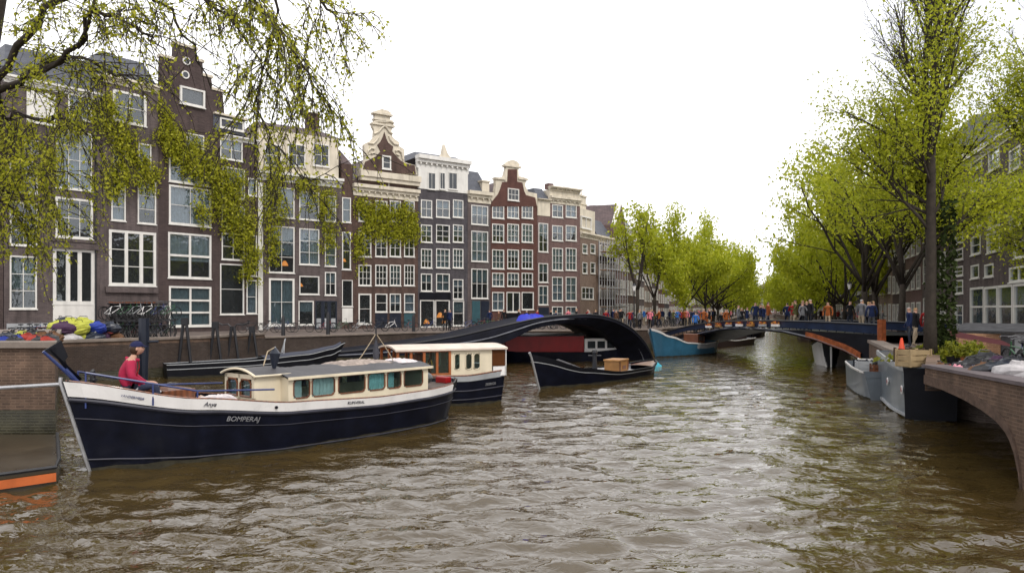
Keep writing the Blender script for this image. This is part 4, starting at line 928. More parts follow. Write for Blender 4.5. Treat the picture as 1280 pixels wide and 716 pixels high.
# ------------------------------------------------------------------ boats
def lerp_tab(tab, t):
    for (a, va), (b, vb) in zip(tab, tab[1:]):
        if t <= b: k = (t - a) / (b - a); k = k * k * (3 - 2 * k) * .5 + k * .5; return va + (vb - va) * k
    return tab[-1][1]
class Boat:
    """local frame: x from stern (0) to bow (L), y to port, z up from the water"""
    def __init__(s, stern, bow, beam, label, name='boat', group=None, cat='boat'):
        st, bw = Vector(stern), Vector(bow); d = bw - st; s.L = d.length; s.B = beam; s.d = d.normalized(); s.n = Vector((-s.d.y, s.d.x)); s.st = st
        s.root = thing(name, label, cat, (st.x, st.y, 0), math.atan2(d.y, d.x), group)
    def px(s, x, y, lat):
        A = s.st + s.n * lat; r = Vector(((x - 640) / F, 1)); M_ = Matrix(((r.x, -s.d.x), (r.y, -s.d.y))); t, u = M_.inverted() @ A
        return u, CH + (HY - y) / F * t
    def hull(s, sheer, width, rake_b=.5, rake_s=.2, keel=-.35, flare=.75, mats=NAVY, n=30, m=9, name='hull'):
        s.sheer = sheer; s.width = width; s.rb = rake_b; s.rs = rake_s; s.keel = keel; s.flare = flare
        q = MB(); rows = []
        for i in range(n + 1):
            t = i / n; t = .5 - .5 * math.cos(math.pi * t)
            port = [s.side(t, v / m, 1) for v in range(m + 1)]; star = [s.side(t, v / m, -1) for v in range(m, -1, -1)]
            rows.append(star[::1] + [Vector((port[0].x, 0, s.keel - .1))] + port) if False else rows.append(star + port)
        q.grid(rows); q.add(rows[0], [tuple(range(len(rows[0])))]); q.add(rows[-1], [tuple(range(len(rows[-1])))])
        o = q.build(name, mats, s.root, smooth=True); return o
    def side(s, t, v, sg=1, out=0):
        w = lerp_tab(s.width, t) * s.B / 2; zt = lerp_tab(s.sheer, t); z = s.keel + (zt - s.keel) * v
        y = w * (s.flare + (1 - s.flare) * v ** .7) if v > 0 else w * s.flare * .9
        eb = max(0, (t - .55) / .45) ** 2; es = max(0, (.25 - t) / .25) ** 2
        x = t * s.L - s.rb * (1 - v) * eb + s.rs * (1 - v) * es
        # narrow the lower part of the bow
        y *= 1 - .45 * (1 - v) * eb
        return Vector((x, sg * (y + out), z))
    def band(s, name, m, v0, v1, out=.015, t0=0, t1=1, n=40, thick=.03, parent=None):
        q = MB()
        for sg in (1, -1):
            rows = []
            for i in range(n + 1):
                t = t0 + (t1 - t0) * i / n; a = s.side(t, v0, sg, out); b = s.side(t, v1, sg, out); c = s.side(t, v1, sg, -thick); d_ = s.side(t, v0, sg, -.01)
                rows.append([d_, a, b, c])
            q.grid(rows)
        return q.build(name, m, parent or s.root)
    def strake(s, name, m, v, r=.025, t0=0, t1=1, n=36, out=.012):
        q = MB()
        for sg in (1, -1): q.tube([s.side(t0 + (t1 - t0) * i / n, v, sg, out) for i in range(n + 1)], r, 6)
        return q.build(name, m, s.root, smooth=True)
    def deck(s, name, m, drop=.12, t0=0.0, t1=1, inset=.06, n=30, crown=.03):
        q = MB(); rows = []
        for i in range(n + 1):
            t = t0 + (t1 - t0) * i / n; p = s.side(t, 1, 1); z = p.z - drop; y = max(p.y - inset, .005); rows.append([(p.x, y * k, z + crown * (1 - k * k)) for k in (-1, -.5, 0, .5, 1)])
        q.grid(rows); return q.build(name, m, s.root)
    def house_side(s, holes, x0, x1, z0, z1, lat, m, name='cabin_side', slant=None):
        """side wall with openings at lateral position lat"""
        hs = [(h[0] - x0, h[1] - x0, h[2] - z0, h[3] - z0) for h in holes]
        mb = wall_grid(x1 - x0, z1 - z0, hs); out = MB()
        sg = 1 if lat > 0 else -1
        out.add([(v[0] + x0, lat - sg * v[1] * .15, v[2] + z0) for v in mb.v], mb.f); return out
    def window(s, h, lat, parent, trim=None, glass=None, r=.02):
        sg = 1 if lat > 0 else -1; q = MB(); x0, x1, z0, z1 = h; y = lat + sg * .006; c = min(.07, (z1 - z0) * .25, (x1 - x0) * .3)
        pts = [(x0 + c, z0), (x1 - c, z0), (x1, z0 + c), (x1, z1 - c), (x1 - c, z1), (x0 + c, z1), (x0, z1 - c), (x0, z0 + c), (x0 + c, z0)]
        q.tube([(a, y, b) for a, b in pts], r, 5, cap=False); f_ = q.build('window', trim or WOOD, parent)
        g = MB(); yy = sorted((lat - sg * .012, lat - sg * .02)); g.box(x0 + .005, x1 - .005, yy[0], yy[1], z0 + .005, z1 - .005); g.build('pane', glass or GLASSC, f_)

# --- the large near boat -------------------------------------------------
b = Boat((-1.9, 22.2), (-8.75, 14.0), 2.75, 'long dark navy canal boat with white gunwale and cream windowed cabin in the foreground', 'canal_boat')
b.hull([(0, 1.12), (.12, 1.02), (.35, .99), (.6, 1.1), (.8, 1.36), (1, 1.82)], [(0, .10), (.03, .42), (.08, .68), (.2, .92), (.4, 1), (.6, .98), (.78, .8), (.9, .48), (.97, .18), (1, .03)], rake_b=.62, rake_s=.5)
b.band('gunwale', BWHITE, .865, 1.0, .02, .075, 1.0)
b.band('stern_rail', BLACK, .9, 1.03, .03, 0, .075, n=10)
b.strake('rubbing_strake', mat('worn_black_strake', (.028, .028, .04), .5, .3, var=.4, vscale=3), .835, .04)
b.strake('lower_strake', mat('worn_black_strake', (.05, .05, .065)), .66, .010)
b.strake('lower_strake', mat('worn_black_strake', (.05, .05, .065)), .27, .018)
SCUM = mat('scum_line', (.040, .036, .024), .8, .2, var=.5, vscale=5, dirt=.6)
def scum(bt, z0=-.1, z1=.07):
    q = MB()
    for sg_ in (1, -1):
        rows = []
        for i in range(41):
            t_ = i / 40; h_ = lerp_tab(bt.sheer, t_) - bt.keel
            rows.append([bt.side(t_, (z - bt.keel) / h_, sg_, .006) for z in (z0, (z0 + z1) / 2, z1 + .015 * math.sin(i * 1.7))])
        q.grid(rows)
    q.build('waterline_scum', SCUM, bt.root)
scum(b)
b.strake('toe_rail', WOOD, 1.01, .018, .02, .99, out=-.02)
q = MB(); q.tube([b.side(1, v / 8, 1) + Vector((.03, -b.side(1, v / 8, 1).y, 0)) for v in range(-1, 9)] + [Vector((b.L + .02, 0, 1.9))], .035, 6); q.build('stem_post', STEEL, b.root, smooth=True)
b.deck('deck', mat('worn_deck', (.10, .08, .07), .8, .2, var=.35, vscale=3, dirt=.4), .10)
LAT = .98
Wm = [b.px(x, y, LAT) for x, y in ((366, 501), (531, 487), (366, 472), (531, 463))]
cab = thing('cabin', None, None); cab.parent = b.root
bpy.data.objects.remove(cab)
def win_px(bt, x0, y0, x1, y1, lat):
    a = bt.px(x0, (y0 + y1) / 2, lat); c = bt.px(x1, (y0 + y1) / 2, lat); xm = (x0 + x1) / 2; lo = bt.px(xm, y1, lat)[1]; hi = bt.px(xm, y0, lat)[1]
    return (min(a[0], c[0]), max(a[0], c[0]), lo, hi)
xa = b.px(534, 470, LAT)[0]; xb = b.px(362, 480, LAT)[0]
zr = 1.64; zb = .9
wl = [win_px(b, *r, LAT) for r in ((367, 478, 387, 499), (390, 477, 418, 500), (423, 474, 456, 497), (460, 472, 481, 495), (484, 471, 501, 493), (505, 469, 528, 490))]
wl = [(w_[0], w_[1], 1.14, zr - .06) for w_ in wl]
side = None
for sg in (1, -1):
    mb = b.house_side(wl, xa, xb, zb, zr, LAT * sg, BCREAM); o = mb.build('cabin_side', BCREAM, b.root, fix=False)
    for k, w_ in enumerate(wl):
        b.window(w_, LAT * sg, o, glass=GLASSC)
        cm = [None, CURT2, CURT2, None, CURT, CURT][::-1][k] if sg == 1 else (CURT if k % 2 else None)
        if cm: q = MB(); cm = mat('teal_pane_brightener', (.30, .46, .47), .8, .2, var=.15) if cm is CURT2 else mat('pale_pane_brightener', (.5, .52, .52), .8, .2, var=.15); ya = sg * (LAT - .05); x_a = w_[0] + (0 if k % 2 else (w_[1] - w_[0]) * .45); q.grid([[(x_a + (w_[1] - x_a) * i / 12, ya + .012 * (-1) ** i, z) for i in range(13)] for z in (w_[2], w_[3])]); q.build('pane_brightener', cm, o)  # pleated pale sheets added behind the panes so the dark cabin glass looks lighter
    if sg == 1: side = o
q = MB(); q.box(xa - .03, xa, -LAT, LAT, zb, zr); q.box(xb, xb + .03, -LAT, LAT, zb, zr); q.box(xa, xb, -.3, -.28, zb, 1.25); q.build('cabin_end', BCREAM, b.root)
q = MB(); rows = []
for i in range(41):
    x = xa - .12 + (xb - xa + .2) * i / 40; rows.append([(x, y * (LAT + .08), zr - .0 + .15 * (1 - y * y) + (1 - y ** 4) * (R.uniform(-.012, .012) + .018 * math.sin(x * 5 + 3 * y) * math.sin(y * 4 + x))) for y in [k / 9 - 1 for k in range(19)]])
q.grid(rows); q.grid([[(p[0], p[1], p[2] - .035) for p in r] for r in rows]); rf = q.build('cabin_roof', TARP, b.root, smooth=True)
q = MB(); 
for sg in (1, -1): q.box(xa - .12, xb + .08, sg * (LAT + .08) - .02, sg * (LAT + .08) + .02, zr - .05, zr + .012)
q.box(xa - .14, xa - .1, -LAT - .1, LAT + .1, zr - .05, zr + .015); q.build('roof_trim', BCREAM, b.root)
# seats and wheel inside the cabin
q = MB()
for i in range(5): x = xa + .5 + i * .85; q.box(x, x + .45, -.75, -.3, zb, zb + .28); q.box(x, x + .1, -.75, -.3, zb + .28, zb + .55)
q.build('seats', BLUEP, b.root, bevel=.03)
# forward shelter (lower left of the cabin in the picture)
LS = .66; x2 = b.px(354, 490, LS)[0]; x3 = b.px(320, 490, LS)[0]
zr2 = 1.72; zb2 = 1.0; sw = []
for sg in (1, -1):
    o = b.house_side(sw, x2, x3, zb2, zr2, LS * sg, BCREAM).build('shelter_side', BCREAM, b.root, fix=False)
    for w_ in sw: b.window(w_, LS * sg, o, r=.028)
q = MB(); q.box(x3, x3 + .04, -LS, LS, zb2, zb2 + .2); q.box(x3, x3 + .04, -LS, -LS + .12, zb2, zr2); q.box(x3, x3 + .04, LS - .12, LS, zb2, zr2); q.box(x3, x3 + .04, -LS, LS, zr2 - .1, zr2); q.box(x3, x3 + .04, -.05, .05, zb2, zr2); so = q.build('shelter_front', BCREAM, b.root)
for ya, yb in ((-LS + .12, -.05), (.05, LS - .12)):
    q = MB(); pts = [(x3 + .05, ya + .02, zb2 + .22), (x3 + .05, yb - .02, zb2 + .22), (x3 + .05, yb - .02, zr2 - .2), (x3 + .05, yb - .1, zr2 - .12), (x3 + .05, ya + .1, zr2 - .12), (x3 + .05, ya + .02, zr2 - .2), (x3 + .05, ya + .02, zb2 + .22)]; q.tube(pts, .025, 5); wf_ = q.build('window', WOOD, so)
    q = MB(); q.box(x3 + .015, x3 + .025, ya, yb, zb2 + .2, zr2 - .1); q.build('pane', GLASSC, wf_)
    q = MB(); q.grid([[(x3 - .05 + .012 * (-1) ** i, ya + (yb - ya) * i / 8, z) for i in range(9)] for z in (zb2 + .2, zr2 - .1)]); q.build('pane_brightener', CURT, so)  # added pale sheet that lightens the shelter front panes
q = MB(); q.box(x2, x3, LS + .001, LS + .02, zb2, zb2 + .03); q.build('panel_edge', WOOD, b.root)
q = MB(); rows = []
for i in range(9):
    x = x2 - .15 + (x3 - x2 + .25) * i / 8; rows.append([(x, y * (LS + .09), zr2 + .14 * (1 - y * y) + R.uniform(-.006, .006)) for y in [k / 5 - 1 for k in range(11)]])
q.grid(rows); q.grid([[(p[0], p[1], p[2] - .04) for p in r] for r in rows]); q.build('shelter_roof', TARP, b.root, smooth=True)
q = MB(); q.tube([(x3 + .09, y * (LS + .08), zr2 - .01 + .14 * (1 - y * y)) for y in [k / 5 - 1 for k in range(11)]], .03, 6); q.tube([(x3 + .1, LS + .08, zr2 - .02), (x2 - .15, LS + .08, zr2 - .02)], .028, 6); q.build('roof_trim', BCREAM, b.root)
q = MB(); rows = []
for i in range(6):   # tarpaulin ramp joining shelter and cabin
    x = x2 + (xb - x2) * i / 5; rows.append([(x, y * (LS + .3 * i / 5), (zr2 + (zr - zr2) * i / 5) - .0 + .13 * (1 - y * y) + R.uniform(-.02, .02) + (0 if abs(y) < .99 else -.55)) for y in [-1, -.98, -.6, -.2, .2, .6, .98, 1]])
q.grid(rows); q.build('tarpaulin', TARP, b.root, smooth=True)
# lettering
def on_side(bt, t, v, out=.03):
    p = bt.side(t, v, 1, out); p2 = bt.side(t - .02, v, 1, out); ex = (p2 - p).normalized(); up = (bt.side(t, v + .1, 1, out) - p); up = (up - ex * up.dot(ex)).normalized(); nz_ = ex.cross(up)
    return Matrix.Translation(p + nz_ * 0) @ Matrix((ex, up, nz_)).transposed().to_4x4()
LETT = mat('pale_lettering', (.22, .22, .23), .5, .3); LETD = mat('dark_lettering', (.02, .02, .035), .5, .3)
def t_of(bt, x, v=.9):
    best = min((abs((lambda w_: 640 + F * w_.x / w_.y)(bt.st + bt.d * p.x + bt.n * p.y) - x), t) for t, p in ((i / 400, bt.side(i / 400, v, 1)) for i in range(401))); return best[1]
text_mesh('BOMPERAJ', .155, 'name_lettering', LETT, b.root, on_side(b, t_of(b, 304, .75), .745, .025), shear=.2)
text_mesh('Anya', .13, 'name_lettering', LETD, b.root, on_side(b, t_of(b, 262, .93), .935, .035), shear=.3)
text_mesh('RUPSVERAL', .10, 'name_lettering', LETD, b.root, on_side(b, t_of(b, 444, .93), .935, .035))
text_mesh('VANDERMEER', .07, 'name_lettering', BLUEP, b.root, on_side(b, t_of(b, 165, .93), .93, .035))
q = MB(); p = b.side(t_of(b, 345, .93), .93, 1, .02); q.M = Matrix.Translation(p); q.tube([(0, 0, 0), (0, .03, 0)], .035, 10); q.build('scupper', BLACK, b.root)
# bow fittings
def bw(x, y, z): return (b.L - x, y, z)
q = MB(); q.tube([bw(.45, .0, 1.62), bw(.12, 0, 1.95), bw(-.32, 0, 2.42)], [.035, .035, .03], 8); q.tube([bw(.3, .0, 1.75), bw(.05, 0, 2.05)], .05, 8); q.build('bow_pole', BLUEP, b.root, smooth=True)
q = MB(); q.prism([(b.L - .02, 2.18), (b.L + .3, 2.44), (b.L + .02, 2.62), (b.L - .1, 2.3)], -.02, .02); q.add([bw(.35, .02, 1.85), bw(.28, -.1, 1.75), bw(-.05, 0, 2.5), bw(-.22, .06, 2.46)], [(0, 1, 2, 3)]); q.build('pennant', BLACK, b.root)
for sg in (1, -1):
    q = MB(); y0 = sg * .42
    q.tube([bw(.35, sg * .2, 1.98), bw(1.4, sg * .75, 1.72), bw(2.2, sg * 1.0, 1.52), bw(3.9, sg * 1.15, 1.42)], .022, 6)
    for x, y, z in ((.35, .2, 1.98), (1.4, .75, 1.72), (2.2, 1.0, 1.52)): q.tube([bw(x, sg * y, 1.28), bw(x, sg * y, z)], .018, 6)
    q.build('guard_rail', BLUEP, b.root, smooth=True)
q = MB(); q.tube([bw(.55, 0, 1.6), bw(.55, 0, 1.92)], .055, 8); q.tube([bw(.55, -.16, 1.82), bw(.55, .16, 1.82)], .035, 8); q.ball(bw(.55, 0, 1.98), .05); q.build('mooring_bitts', BLACKM, b.root, smooth=True)
q = MB(); q.tube([bw(1.2, .3, 1.5), bw(1.3, .35, 1.62), bw(1.5, .4, 1.65), bw(1.7, .42, 1.5)], .03, 6); q.build('deck_hoop', STEEL, b.root)
# seat box for the helmsman
q = MB(); q.box(b.L - 2.45, b.L - 1.75, -.42, .42, .95, 1.52); q.build('seat_box', WOOD, b.root, bevel=.02)
# stern: round fender, dark cover, roller
q = MB(); q.M = Matrix.Translation((xa - .42, .35, 1.25)) ; q.ball((0, 0, 0), .24, 12, sz=(1.3, 1.2, .8)); q.build('engine_cover', mat('dark_grey_cover', (.05, .055, .06), .35, .5, var=.2), b.root, smooth=True)
q = MB(); q.box(.25, .5, -.15, .3, 1.0, 1.2); q.build('stern_bollard', REDP, b.root, bevel=.03)
BOAT = b
def boat_world(bt, x, y, z): p = bt.st + bt.d * x + bt.n * y; return Vector((p.x, p.y, z))
def heap(name, label, cat, loc, size, m, seed, group=None, n=4, rz=0):
    """crumpled pile of cloth / net"""
    rnd = random.Random(seed); q = MB(); rows = []; N = 14
    for i in range(N + 1):
        row = []
        for k in range(N + 1):
            u, v = i / N * 2 - 1, k / N * 2 - 1; e = max(0, 1 - abs(u) ** 3) * max(0, 1 - abs(v) ** 3)
            row.append((u * size[0], v * size[1], size[2] * e ** .5 * (.6 + .4 * rnd.random()) if e > 0 else 0))
        rows.append(row)
    q.grid(rows); o = q.build(name, m, None, smooth=True); o.location = loc; o.rotation_euler = (0, 0, rz); tag(o, label, cat, group); return o
NET = mat('pale_net', (.42, .3, .24), .9, .1, var=.5, vscale=9)
rzb = math.atan2(b.d.y, b.d.x)
heap('folded_net', 'crumpled pale pink net heaped on the deck in front of the boat shelter', 'net', boat_world(b, b.px(255, 498, .5)[0], .35, 1.02), (.5, .5, .34), NET, 4, rz=rzb)
heap('roof_tarp', 'crumpled brown grey cloth lying on the cabin roof', 'cloth', boat_world(b, (xa + xb) / 2 - .6, -.1, zr + .12), (.9, .5, .12), mat('beige_cloth', (.3, .25, .22), .9, .1, var=.4, vscale=6), 5, rz=rzb)
heap('roof_tarp', 'small white cloth draped at the back of the cabin roof', 'cloth', boat_world(b, xa + .25, .1, zr + .11), (.32, .5, .1), mat('white_cloth', (.55, .5, .5), .9, .1, var=.2, vscale=6), 6, rz=rzb)
heap('white_cloth', 'white cloth lying beside the seated man on the bow deck', 'cloth', boat_world(b, b.L - 2.75, .75, 1.27), (.38, .22, .12), mat('white_cloth', (.55, .5, .5)), 8, rz=rzb)
# mast with rope on the roof
p = boat_world(b, b.px(470, 470, 0)[0], 0, zr + .12)
t = thing('short_mast', 'short dark mast with loose ropes standing on the cabin roof', 'mast', p)
q = MB(); q.tube([(0, 0, 0), (0, 0, .95)], [.03, .02], 8); q.build('pole', BLACKM, t); q = MB(); q.tube([(0, 0, .1), (0, 0, .3), (0, 0, .62)], [.08, .09, .03], 8); q.build('furled_sail', ROPED, t, smooth=True)
q = MB(); q.tube([(0, 0, .8), (-.35, -.2, .2), (-.5, -.25, 0)], .012, 5); q.tube([(0, 0, .8), (.3, .2, .3), (.45, .25, 0)], .012, 5); q.build('stay', ROPE, t)
p = boat_world(b, b.px(342, 470, .3)[0], .35, zr2 + .1)
t = thing('flag', 'furled dark blue flag with white cord on the shelter roof', 'flag', p, rzb)
q = MB(); q.tube([(0, 0, 0), (.0, .02, .52)], .016, 6); q.build('staff', STEEL, t)
q = MB(); q.tube([(0, 0, .5), (0, .01, .36), (0.01, 0, .15), (.02, 0, -.06)], [.03, .13, .085, .02], 8); q.build('cloth', NAVYP, t, smooth=True)
q = MB(); q.tube([(0, 0, .5), (.25, .1, .42), (.42, .2, .1)], .014, 5); q.build('cord', ROPE, t)
# mooring line / pipe from the pier to the bow
q = MB(); a = P(-60, 488, 17.0); c = P(78, 480, 13.75) + Vector((0, .12, 0)); q.tube([a, a.lerp(P(78, 480, 17.2), .5), P(76, 480, 16.8)], .045, 8)
tag(q.build('guard_pipe', STEEL, None, smooth=True), 'pale metal pipe along the near brick pier ending at the boat bow', 'pipe')

# orange edged raft in the lower left corner
t = thing('work_raft', 'low brown raft with an orange edge in the lower left corner', 'raft', (-9.5, 13.2, 0))
q = MB(); RP = [(-8, -1.9), (.22, -.58), (1.0, .22), (.6, .95), (-1.3, 3.9), (-8, 3.9)]; q.plan(RP, -.4, .26); q.build('deck', mat('wet_raft_deck', (.03, .021, .010), .3, .5, var=.4, vscale=1.2), t)
q = MB(); q.tube([(x, y, .29) for x, y in RP[:5]], .035, 6); q.build('edge_rail', BLACKM, t)
q = MB(); q.M = Matrix.Translation((0, 0, .0)); q.grid([[(x + .03, y - .04, z) for x, y in RP[:3]] for z in (.03, .19)]); q.build('orange_fender', ORANGE, t)

# --- boat 3, cream cabin boat ------------------------------------------------
b3 = Boat((-.62, 26.0), (-5.3, 23.8), 2.5, 'smaller dark boat with cream and wood wheelhouse moored behind the large boat', 'canal_boat')
b3.hull([(0, 1.12), (.3, 1.0), (.7, 1.05), (1, 1.3)], [(0, .72), (.08, .86), (.3, 1), (.7, .9), (.9, .5), (1, .05)], rake_b=.4, rake_s=.12)
b3.band('gunwale', LGREY, .86, 1.0, .02); b3.strake('toe_rail', WOOD, 1.01, .03, out=0); b3.strake('rubbing_strake', mat('worn_black_strake', (.05, .05, .065)), .62, .025); b3.strake('rubbing_strake', mat('worn_black_strake', (.05, .05, .065)), .4, .02)
b3.deck('deck', WOOD, .08)
LT = 1.0; xs0 = .55; xs1 = 3.9; z0, z1 = .95, 1.92
xw = b3.px(562, 460, LT)[0]
holes = [win_px(b3, 568, 447, 575, 466, LT), win_px(b3, 582, 445, 590, 463, LT), win_px(b3, 592, 444, 600, 463, LT)]; holes = [(h_[0], h_[1], 1.2, 1.74) for h_ in holes]
for sg in (1, -1):
    o = b3.house_side(holes, xs0, xw, z0, z1, LT * sg, BCREAM).build('cabin_side', BCREAM, b3.root, fix=False)
    for h_ in holes: b3.window(h_, LT * sg, o, trim=BCREAM, r=.02)
q = MB(); W_ = 4
for sg in (1, -1):   # open wooden wheelhouse frames
    for i in range(W_ + 1): x = xw + (xs1 - xw) * i / W_; q.box(x - .04, x + .04, sg * LT - .04, sg * LT + .04, z0, z1)
    q.box(xw, xs1, sg * LT - .045, sg * LT + .045, z0, z0 + .16); q.box(xw, xs1, sg * LT - .035, sg * LT + .035, z1 - .1, z1)
q.box(xs1 - .03, xs1 + .03, -LT, LT, z0, z0 + .3); q.box(xs1 - .035, xs1 + .035, -.05, .05, z0, z1); q.build('wheelhouse_frame', mat('orange_varnish', (.30, .085, .02), .35, .5, var=.3, vscale=3), b3.root)
for sg in (1, -1): g = MB(); g.box(xw + .05, xw + (xs1 - xw) * .5, sg * LT - .01, sg * LT + .01, z0 + .16, z1 - .1); g.build('wheelhouse_glass', GLASSC, b3.root)
q = MB(); q.box(xs1 - 1.1, xs1 - .8, -.3, .3, z0, z1 - .2); q.build('locker', WOOD, b3.root)
q = MB(); rows = []
for i in range(9): x = xs0 - .55 + (xs1 - xs0 + .65) * i / 8; rows.append([(x, y * (LT + .12), z1 + .12 * (1 - y * y)) for y in [k / 4 - 1 for k in range(9)]])
q.grid(rows); q.grid([[(p_[0], p_[1], p_[2] - .06) for p_ in r] for r in rows]); 
for e in (0, -1): q.grid([rows[e], [(p_[0], p_[1], p_[2] - .06) for p_ in rows[e]]])
for e in (0, -1): q.grid([[r[e] for r in rows], [(r[e][0], r[e][1], r[e][2] - .06) for r in rows]])
q.build('cabin_roof', mat('pale_roof_paint', (.6, .5, .42), .5, .4, var=.12, vscale=2, dirt=.3), b3.root, smooth=True)
q = MB(); q.box(.0, .5, -LT, LT, z0, z0 + .32); q.box(.0, .06, LT - .06, LT, z0, z1); q.box(0, .06, -LT, -LT + .06, z0, z1); q.build('stern_seat', BWHITE, b3.root)
q = MB(); q.box(.03, .55, LT - .02, LT + .0, z0 + .34, z1 - .08); q.box(.0, .02, -LT + .06, LT - .06, z0 + .34, z1 - .08); q.build('stern_window', mat('amber_glass', (.08, .03, .012), .1, .5), b3.root)
t = thing('steering_wheel', 'brass ship wheel glinting in the wooden wheelhouse', 'steering wheel', boat_world(b3, xw + .55, .6, 1.38), math.atan2(b3.d.y, b3.d.x))
q = MB(); BRASS = mat('brass', (.6, .32, .06), .25, .5, metal=.9)
q.tube([(0, .2 * math.cos(a), .2 * math.sin(a)) for a in [k * math.pi / 8 for k in range(17)]], .025, 6, cap=False); q.build('rim', BRASS, t)
q = MB()
for k in range(3): a = k * math.pi / 3; q.tube([(0, .28 * math.cos(a), .28 * math.sin(a)), (0, -.28 * math.cos(a), -.28 * math.sin(a))], .015, 6)
q.build('spokes', WOOD, t)

# --- boat 4, open sloop ---------------------------------------------------------
b4 = Boat((7.35, 37.4), (.75, 29.2), 2.3, 'low open black sloop with pale inside and wooden box lying under the arched footbridge', 'sloop')
b4.hull([(0, .62), (.2, .42), (.5, .42), (.75, .7), (1, 1.35)], [(0, .08), (.06, .45), (.2, .85), (.45, 1), (.7, .9), (.88, .5), (1, .03)], rake_b=.7, rake_s=.5)
b4.band('gunwale', BLACK, .9, 1.04, .04); b4.strake('rubbing_strake', LGREY, .86, .018)
b4.deck('floor', mat('pale_blue_lining', (.30, .36, .42), .6, .3, var=.15), .30, .12, .68, .1)
q = MB()
for sg_ in (1, -1):
    q.grid([[b4.side(.12 + .55 * i / 20, v, sg_, -.07) for v in (.35, .6, .8, .97)] for i in range(21)])
q.build('lining', mat('pale_lining', (.5, .5, .52), .5, .3, var=.1), b4.root)
b4.deck('foredeck', BLACK, .04, .66, 1.0); b4.deck('aft_deck', WOOD, .04, 0, .14)
q = MB(); q.tube([b4.side(1, v / 8, 1) for v in range(0, 9)] + [Vector((b4.L + .08, 0, 1.5))], .05, 6); q.build('stem_post', STEEL, b4.root, smooth=True)
q = MB()
for t_ in (.3, .5): p = b4.side(t_, 1); q.box(p.x - .15, p.x + .15, -p.y + .08, p.y - .08, .3, .36)
q.build('thwart', BWHITE, b4.root)
q = MB()
for i in range(3): x = b4.L * .74 + i * .35; q.tube([(x, -.6, .7 + i * .1), (x + .1, 0, .88 + i * .1), (x, .6, .7 + i * .1)], .06, 6)
q.build('rolled_cover', TARP, b4.root, smooth=True)
p = boat_world(b4, b4.px(768, 462, 0)[0], .1, .2)
t = thing('wooden_chest', 'orange brown wooden chest standing in the open black sloop', 'chest', p, math.atan2(b4.d.y, b4.d.x) + .2)
q = MB(); q.box(-.62, .62, -.38, .38, 0, .62); q.build('box', PINE, t, bevel=.02); q = MB(); q.box(-.66, .66, -.42, .42, .625, .70); q.build('lid', PINE, t, bevel=.02)
q = MB(); q.box(-.2, .2, .385, .41, .25, .4); q.box(-.64, -.56, .383, .41, 0, .6); q.box(.56, .64, .383, .41, 0, .6); q.build('fittings', WOOD, t)
p = boat_world(b4, b4.px(741, 462, 0)[0], .1, .1)
t = thing('steering_column', 'dark upright post standing amid the open black sloop', 'post', p); q = MB(); q.tube([(0, 0, 0), (0, 0, 1.15)], [.14, .09], 8); q.ball((0, 0, 1.2), .14); tag(t); q.build('post', BLACKM, t, smooth=True)
q = MB(); q.tube([(-.3, 0, 1.05), (.3, 0, 1.05)], .03, 6); q.build('crossbar', BLACKM, t)

# --- red barge under the arch -----------------------------------------------------
b5 = Boat((7.4, 47.2), (-1.9, 45.2), 2.6, 'barge with long dark red cabin and white roof moored behind the arched footbridge', 'barge')
b5.hull([(0, .8), (.3, .6), (.8, .65), (1, 1.0)], [(0, .6), (.1, .9), (.3, 1), (.8, .95), (.93, .6), (1, .1)])
b5.deck('deck', WOOD, .05)
q = MB(); q.box(3.1, 8.2, -.95, .95, .55, 1.62); q.build('red_cabin', REDP, b5.root, bevel=.03)
q = MB(); rows = [[(x, y * 1.08, 1.64 + .12 * (1 - y * y)) for y in (-1, -.5, 0, .5, 1)] for x in (3.0, 5.6, 8.3)]; q.grid(rows); q.grid([[(a, c, d_ - .05) for a, c, d_ in r] for r in rows]); q.build('cabin_roof', LGREY, b5.root)
q = MB(); q.box(.9, 3.05, -.9, .9, .55, 1.35); q.build('white_cabin', BWHITE, b5.root)
for i in range(3): q = MB(); q.box(1.05 + i * .65, 1.55 + i * .65, -.93, .93, .8, 1.25); q.build('window', FARGLASS, b5.root)
q = MB(); q.box(.8, 3.05, -.98, .98, 1.36, 1.42); q.build('white_roof', BWHITE, b5.root)
q = MB(); q.box(8.3, 9.0, -.5, .5, .6, 1.0); q.build('bow_locker', REDP, b5.root)

# --- long low black boat by the quay ------------------------------------------------
b1 = Boat((-16.6, 34.4), (-9.1, 39.3), 1.7, 'long low black boat tied along the brick quay behind the big canal boat', 'rowing_boat')
b1.hull([(0, .66), (.4, .72), (.75, .95), (.92, 1.2), (1, 1.5)], [(0, .75), (.1, .9), (.4, 1), (.75, .85), (.92, .4), (1, .03)], rake_b=1.0, rake_s=.1, mats=BLACK)
b1.strake('rubbing_strake', LGREY, .97, .02); b1.strake('rubbing_strake', LGREY, .75, .02); b1.deck('floor', TARP, .2, 0, .5); b1.deck('cover', mat('blue_grey_canvas', (.03, .033, .05), .6, .3, var=.2), .0, .5, .97, .02, crown=.12)
q = MB(); q.tube([(b1.L * .62, 0, 1), (b1.L * .64, 0, 1.75)], .025, 6); q.tube([(b1.L * .62, .3, .9), (b1.L * .635, 0, 1.7), (b1.L * .62, -.3, .9)], .02, 5); q.build('deck_frame', LGREY, b1.root)

